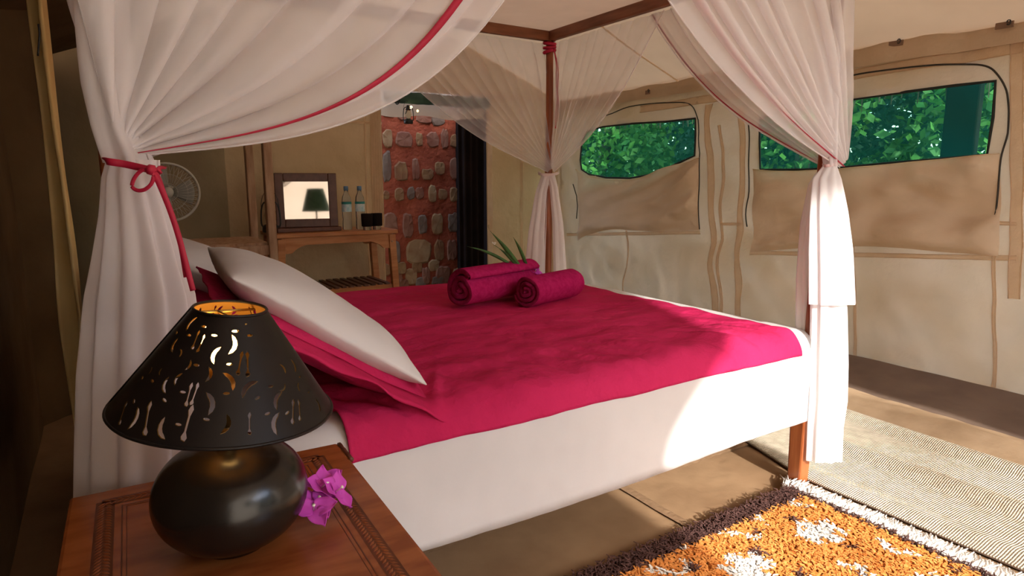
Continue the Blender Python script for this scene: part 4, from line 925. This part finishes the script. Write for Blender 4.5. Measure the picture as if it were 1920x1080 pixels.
# lantern
def lantern(c, s, label, m=blackm, lit=False):
    o = empty('lantern', c); tag(o, label, 'lantern'); c = V(c); k = lambda q: local(o, q)
    k(lathe('tank', [(.055 * s, 0), (.06 * s, .01 * s), (.058 * s, .045 * s), (.03 * s, .06 * s)], m, o, 24, c))
    k(lathe('glass_globe', [(.024 * s, .062 * s), (.038 * s, .09 * s), (.042 * s, .12 * s), (.030 * s, .16 * s), (.024 * s, .17 * s)], glass_mat('lantern_glass', (.8, .75, .6)), o, 20, c))
    k(lathe('chimney', [(.032 * s, .17 * s), (.034 * s, .18 * s), (.02 * s, .20 * s), (.022 * s, .225 * s), (.005 * s, .235 * s)], m, o, 20, c))
    for sx in (-1, 1):
        k(tube('side_tube', smooth_poly([c + Rv * sx * a * s + V((0, 0, z * s)) for a, z in ((.05, .03), (.066, .06), (.062, .15), (.045, .20), (.02, .205))], 4), .0055 * s, m, o, 8))
    k(tube('bail_handle', [c + Rv * cos(a) * .062 * s + V((0, 0, (.17 + .12 * sin(a)) * s)) for a in [pi * j / 14 for j in range(15)]], .0022 * s, m, o, 5))
    return o
lantern((1.0, 4.66, ZV), 1.0, 'black hurricane lantern on the dressing table behind the wardrobe upright')

# ---------------------------------------------------------------- bathroom wall behind the doorway
YW = 5.75
bw = empty('wall_bathroom'); tag(bw, kind='structure')
bx0, bx1 = 1.6, 3.02
def mud_y(x, z): return YW + .018 * nz(x * 4, z * 4, 101)
grid_obj('mortar', 60, 80, lambda u, v: (lambda x, z: V((x, mud_y(x, z), z)))(bx0 + (bx1 - bx0) * u, 2.1 * v), mudm, bw)
rows = [((75, 190, 50, 30), (245, 205, 70, 60), (315, 215, 60, 60), (150, 200, 60, 40)),
 ((70, 305, 45, 85), (150, 312, 75, 75), (222, 312, 32, 65), (288, 312, 55, 75), (345, 308, 35, 95), (400, 318, 55, 65), (455, 315, 40, 70)),
 ((68, 442, 42, 140), (135, 465, 60, 90), (205, 455, 35, 100), (262, 480, 55, 50), (322, 450, 45, 60), (402, 450, 60, 100)),
 ((62, 580, 30, 40), (125, 575, 42, 62), (183, 572, 35, 58), (224, 570, 40, 55), (287, 572, 38, 72), (337, 576, 40, 50), (390, 578, 42, 62), (440, 575, 35, 55)),
 ((85, 720, 65, 100), (167, 728, 48, 105), (238, 718, 42, 90), (310, 718, 55, 95), (390, 710, 50, 85), (445, 715, 40, 80)),
 ((105, 860, 50, 100), (220, 852, 115, 110), (320, 845, 45, 95), (378, 845, 45, 90), (435, 850, 45, 90)),
 ((120, 970, 40, 60), (185, 975, 55, 70), (255, 968, 38, 75), (335, 965, 65, 75), (410, 970, 50, 70))]
def stone(x, z, w_, h_, seed):
    rnd = random.Random(seed); n = 14; P = []; w_ *= .93
    for k in range(n):
        a = 2 * pi * (k + .4 * rnd.random()) / n; e = 4.5; r = (abs(cos(a)) ** e + abs(sin(a)) ** e) ** (-1 / e) * rnd.uniform(.95, 1.12)
        if rnd.random() < .5 and sin(a) > .5: r *= .9
        P.append((x + cos(a) * r * w_ / 2, z + sin(a) * r * h_ / 2))
    y = mud_y(x, z); v_ = [V((px, y - .002, pz)) for px, pz in P] + [V((x + (px - x) * .86, y - .014 + rnd.uniform(-.004, .004), z + (pz - z) * .86)) for px, pz in P] + [V((x, y - .015, z))]
    f_ = [(k, (k + 1) % n, n + (k + 1) % n, n + k) for k in range(n)] + [(n + k, n + (k + 1) % n, 2 * n) for k in range(n)]
    mesh_obj('stone', v_, f_, stones[rnd.choice([0, 0, 1, 2, 2, 3])] if w_ < .25 else stones[3], bw, smooth=False)
sd = 0
for r in rows:
    for cx, cy, w_, h_ in r:
        p = unp(700 + cx / 2.571, 140 + cy / 2.571, 1, YW - .01); q = unp(700 + (cx + w_) / 2.571, 140 + (cy + h_) / 2.571, 1, YW - .01); sd += 1
        stone(p.x, p.z, abs(q.x - p.x) * 1.12, abs(q.z - p.z) * 1.04, sd)
for z in (.25, .08, 1.85):       # rows hidden from here by the bed, seen from a step aside
    x = bx0 + .08
    while x < bx1 - .08:
        sd += 1; wq = random.uniform(.09, .15); stone(x, z, wq, .12, sd); x += wq + .06
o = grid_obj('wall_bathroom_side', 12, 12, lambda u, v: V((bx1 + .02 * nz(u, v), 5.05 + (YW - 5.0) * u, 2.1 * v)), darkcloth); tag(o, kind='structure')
# near-black panel painting the dark recess at the right of the doorway
dcu = grid_obj('door_recess_dark', 50, 20, lambda u, v: V((2.70 + .24 * u, 5.09 + .022 * sin(u * 24) + .01 * nz(u * 5, v * 2), .02 + 1.76 * v)), darkcloth)
tag(dcu, 'near-black panel standing in for the dark recess right of the stone doorway', 'curtain')
dfl = tube('rolled_door_flap', [V((DX0 + .02 + .93 * k / 20, 4.945 + .008 * nz(k * .5, 1), 1.735 + .006 * nz(k * .5, 3))) for k in range(21)], [.045 + .006 * nz(k * .7, 5) for k in range(21)], greencloth, None, 14)
tag(dfl, 'dark green canvas door flap rolled up above the doorway', 'door flap')
for x in (DX0 + .12, DX0 + .8): tube('roll_strap', [V((x, 4.945 + .054 * cos(a), 1.735 + .054 * sin(a))) for a in [2 * pi * k / 16 for k in range(16)]], .006, blackm, dfl, 5, True, upv=V((1, 0, 0)))
vl_ = grid_obj('door_valance', 50, 8, lambda u, v: V((DX0 + (DX1 - DX0) * u, 5.03 + .01 * nz(u * 9, v), 1.80 - .20 * v - .012 * sin(u * 12))), canvas); tag(vl_, 'strip of tan canvas hanging at the head of the doorway', 'valance')
LNP = unp(766, 232, 1, 4.9); lt = lantern((LNP.x, 4.9, LNP.z), .62, 'small dark hanging lantern with a glint, before the doorway head')
tube('hanging_wire', [V((LNP.x, 4.9, LNP.z + .17)), V((LNP.x, 4.93, 1.72))], .002, blackm, lt, 5); local(lt, bpy.data.objects['hanging_wire'])
for k, px in enumerate(((771, 201), (783, 208))):
    p = unp(*px, 1, 4.9); bb = lathe('fairy_bulb' , [(.001, -.011), (.008, -.006), (.010, 0), (.007, .008), (.001, .011)], emis('glow', (1, .75, .35), 12 if k == 0 else 3), lt, 10, p); local(lt, bb)

# ---------------------------------------------------------------- left side: hanging ochre canvas edge
def dstrip(u, v):
    z = 1.95 * (1 - v); base = at(108, 300, 2.3); w_ = .048 + .02 * nz(v * 2, 0, 110)
    p = V((base.x, base.y, z)) + Rv * ((u - .5) * w_ * 2 + .008 * nz(v * 3, 1, 111)) + Dv * (.05 * sin(u * 5 + .6 * nz(v * 2, 4)) + .01 * nz(u * 4, v * 5, 3)); return p
dsx = grid_obj('tent_drape', 24, 40, dstrip, strip_m); solid(dsx, .004)
tag(dsx, 'narrow ochre canvas drape hanging in the dark corner left of the bed', 'drape')
def ddark(u, v):
    z = 1.97 * (1 - v) - .01; a = at(-60, 300, 2.6); b = at(112, 300, 2.98); p = a.lerp(b, u); return V((p.x, p.y, z)) + Dv * (.03 * sin(u * 11) + .02 * nz(u * 3, v * 2, 120))
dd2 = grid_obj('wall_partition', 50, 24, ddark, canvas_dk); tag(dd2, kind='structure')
dc_ = tube('drape_slit', smooth_poly([at(72, 45, 2.2), at(74, 62, 2.2), at(73, 80, 2.2), at(71, 105, 2.2)], 4), [.003] * 13, blackm, dsx, 5)  # black tube painting the dark slit in the drape

# ---------------------------------------------------------------- outdoors seen through the window mesh
gr = grid_obj('ground', 40, 40, lambda u, v: V((-25 + 60 * u, -25 + 60 * v, -.05 + .0 * u)), soil); tag(gr, kind='structure'); gr['label'] = 'dry ground outside the tent'
def bush(x, y, h, r, nl_, lm, label, seed, trunk=True):
    rnd = random.Random(seed); o = empty('leafy_tree', (x, y, -.05)); tag(o, label, 'tree')
    if trunk:
        local(o, tube('trunk', smooth_poly([V((x, y, -.05)), V((x + .1 * rnd.uniform(-1, 1), y + .1, h * .3)), V((x + .2 * rnd.uniform(-1, 1), y - .05, h * .7))], 4), [.10 - .006 * k for k in range(9)], barkm, o, 8))
    vs_, fs_ = [], []
    cl = [(V((x + rnd.gauss(0, r * .45), y + rnd.gauss(0, r * .5), rnd.uniform(.12, .95) * h)), r * rnd.uniform(.2, .42)) for _ in range(26)]
    for _ in range(nl_):
        c, rr = rnd.choice(cl); d = V((rnd.gauss(0, 1), rnd.gauss(0, 1), rnd.gauss(0, 1))).normalized() * rr * rnd.random() ** .4; p = c + d
        if p.x < 4.15: continue
        a = V((rnd.gauss(0, 1), rnd.gauss(0, 1), rnd.gauss(-.4, .6))).normalized(); b = a.cross(V((rnd.gauss(0, 1), rnd.gauss(0, 1), rnd.gauss(0, 1)))).normalized(); s = rnd.uniform(.05, .13); k = len(vs_)
        vs_ += [p, p + a * s * .5 + b * s * .28, p + a * s, p + a * s * .5 - b * s * .28]; fs_.append((k, k + 1, k + 2, k + 3))
    l_ = mesh_obj('leaves', vs_, fs_, lm, o, smooth=False); local(o, l_); l_['kind'] = 'stuff'
bush(5.2, 6.0, 3.0, 1.1, 9000, leaf_a, 'bright leafy tree outside, seen through the small window', 1)
bush(6.4, 8.2, 4.0, 1.6, 9000, leaf_b, 'deep green tree further back behind the small window', 2)
bush(5.6, 3.6, 3.2, 1.2, 9000, leaf_a, 'bright leafy tree outside the left of the large window', 3)
bush(6.9, 5.2, 4.2, 1.7, 9000, leaf_b, 'deep green tree further back behind the large window', 4)
bush(5.9, 1.9, 3.0, 1.1, 8000, leaf_a, 'bright leafy tree outside the right of the large window', 5)
bush(8.2, 2.8, 4.6, 1.9, 9000, leaf_b, 'tall deep green tree at the back behind the large window', 6)
bush(8.6, 7.0, 4.6, 2.0, 9000, leaf_b, 'tall deep green tree between both windows, far back', 7)
rnd = random.Random(77); vs_, fs_ = [], []
for _ in range(26000):
    x = rnd.uniform(-9, 12); z = 4.2 * rnd.random() ** .8; p = V((x, -9.5 + rnd.gauss(0, .5) + .5 * sin(x * 1.3), z * (1 + .12 * sin(x * .9)))); a = V((rnd.gauss(0, 1), rnd.gauss(0, 1), rnd.gauss(0, 1))).normalized(); b = a.cross(V((0, 1, .2))).normalized(); s_ = rnd.uniform(.15, .3); k = len(vs_)
    vs_ += [p, p + a * s_ * .5 + b * s_ * .3, p + a * s_, p + a * s_ * .5 - b * s_ * .3]; fs_.append((k, k + 1, k + 2, k + 3))
hd = mesh_obj('hedge', vs_, fs_, leaf_b, smooth=False); tag(hd, 'green hedge added out of view before the tent door to cut sky light', 'hedge', kind='stuff')  # leaf row put in behind the camera to hold back low sky light
vs_, fs_ = [], []
for _ in range(16000):
    y = rnd.uniform(-1, 18); z = 6 * rnd.random() ** .8; p = V((10.5 + rnd.gauss(0, .6) + .5 * sin(y * 1.3), y, z)); a = V((rnd.gauss(0, 1), rnd.gauss(0, 1), rnd.gauss(0, 1))).normalized(); b = a.cross(V((1, 0, .2))).normalized(); s_ = rnd.uniform(.18, .36); k = len(vs_)
    vs_ += [p, p + a * s_ * .5 + b * s_ * .3, p + a * s_, p + a * s_ * .5 - b * s_ * .3]; fs_.append((k, k + 1, k + 2, k + 3))
hd = mesh_obj('hedge', vs_, fs_, leaf_b, smooth=False); tag(hd, 'dark green thicket furthest back behind the window trees', 'hedge', kind='stuff')
# thatch fringe above the windows and dark post outside the large one
it = []; rnd = random.Random(9)
for k in range(420):
    y = rnd.uniform(-.5, 5.4); z = 1.80; L_ = rnd.uniform(.10, .30); x = rnd.uniform(4.0, 4.10)
    it.append(tube_data([V((x, y, z)), V((x + rnd.uniform(-.02, .03), y + rnd.uniform(-.05, .05), z - L_))], [.010, .003], 3))
d_ = join_data(it); th = mesh_obj('thatch_fringe', d_[0], d_[1], barkm, smooth=False); tag(th, 'dark thatch ends hanging outside above the windows', 'thatch', kind='stuff')
pa = unp(1770, 230, 0, 4.0); pb = unp(1838, 230, 0, 4.0)
dp = box_obj('shade_post', (4.0, (pa.y + pb.y) / 2, .9), (.05, abs(pa.y - pb.y) * .95, 1.95), darkcloth, None, .01); tag(dp, 'dark upright post outside the right of the large window', 'post')
# no fly sheet is built; the roof canvas itself passes little light

for pre, g in (('pillow', 'pillows at the head of the bed'), ('rolled_towel', 'rolled towels on the bed'), ('net_curtain', 'mosquito nets hung from the bed canopy'), ('water_bottle', 'water bottles on the dressing table'),
               ('drinking_glass', 'glasses on the dressing table'), ('leafy_tree', 'trees outside the tent windows'), ('white_petal', 'white petals on the towels'), ('curtain_tie', 'ties around the gathered nets')):
    for o in bpy.data.objects:
        if o.parent is None and o.name.split('.')[0] == pre: o['group'] = g
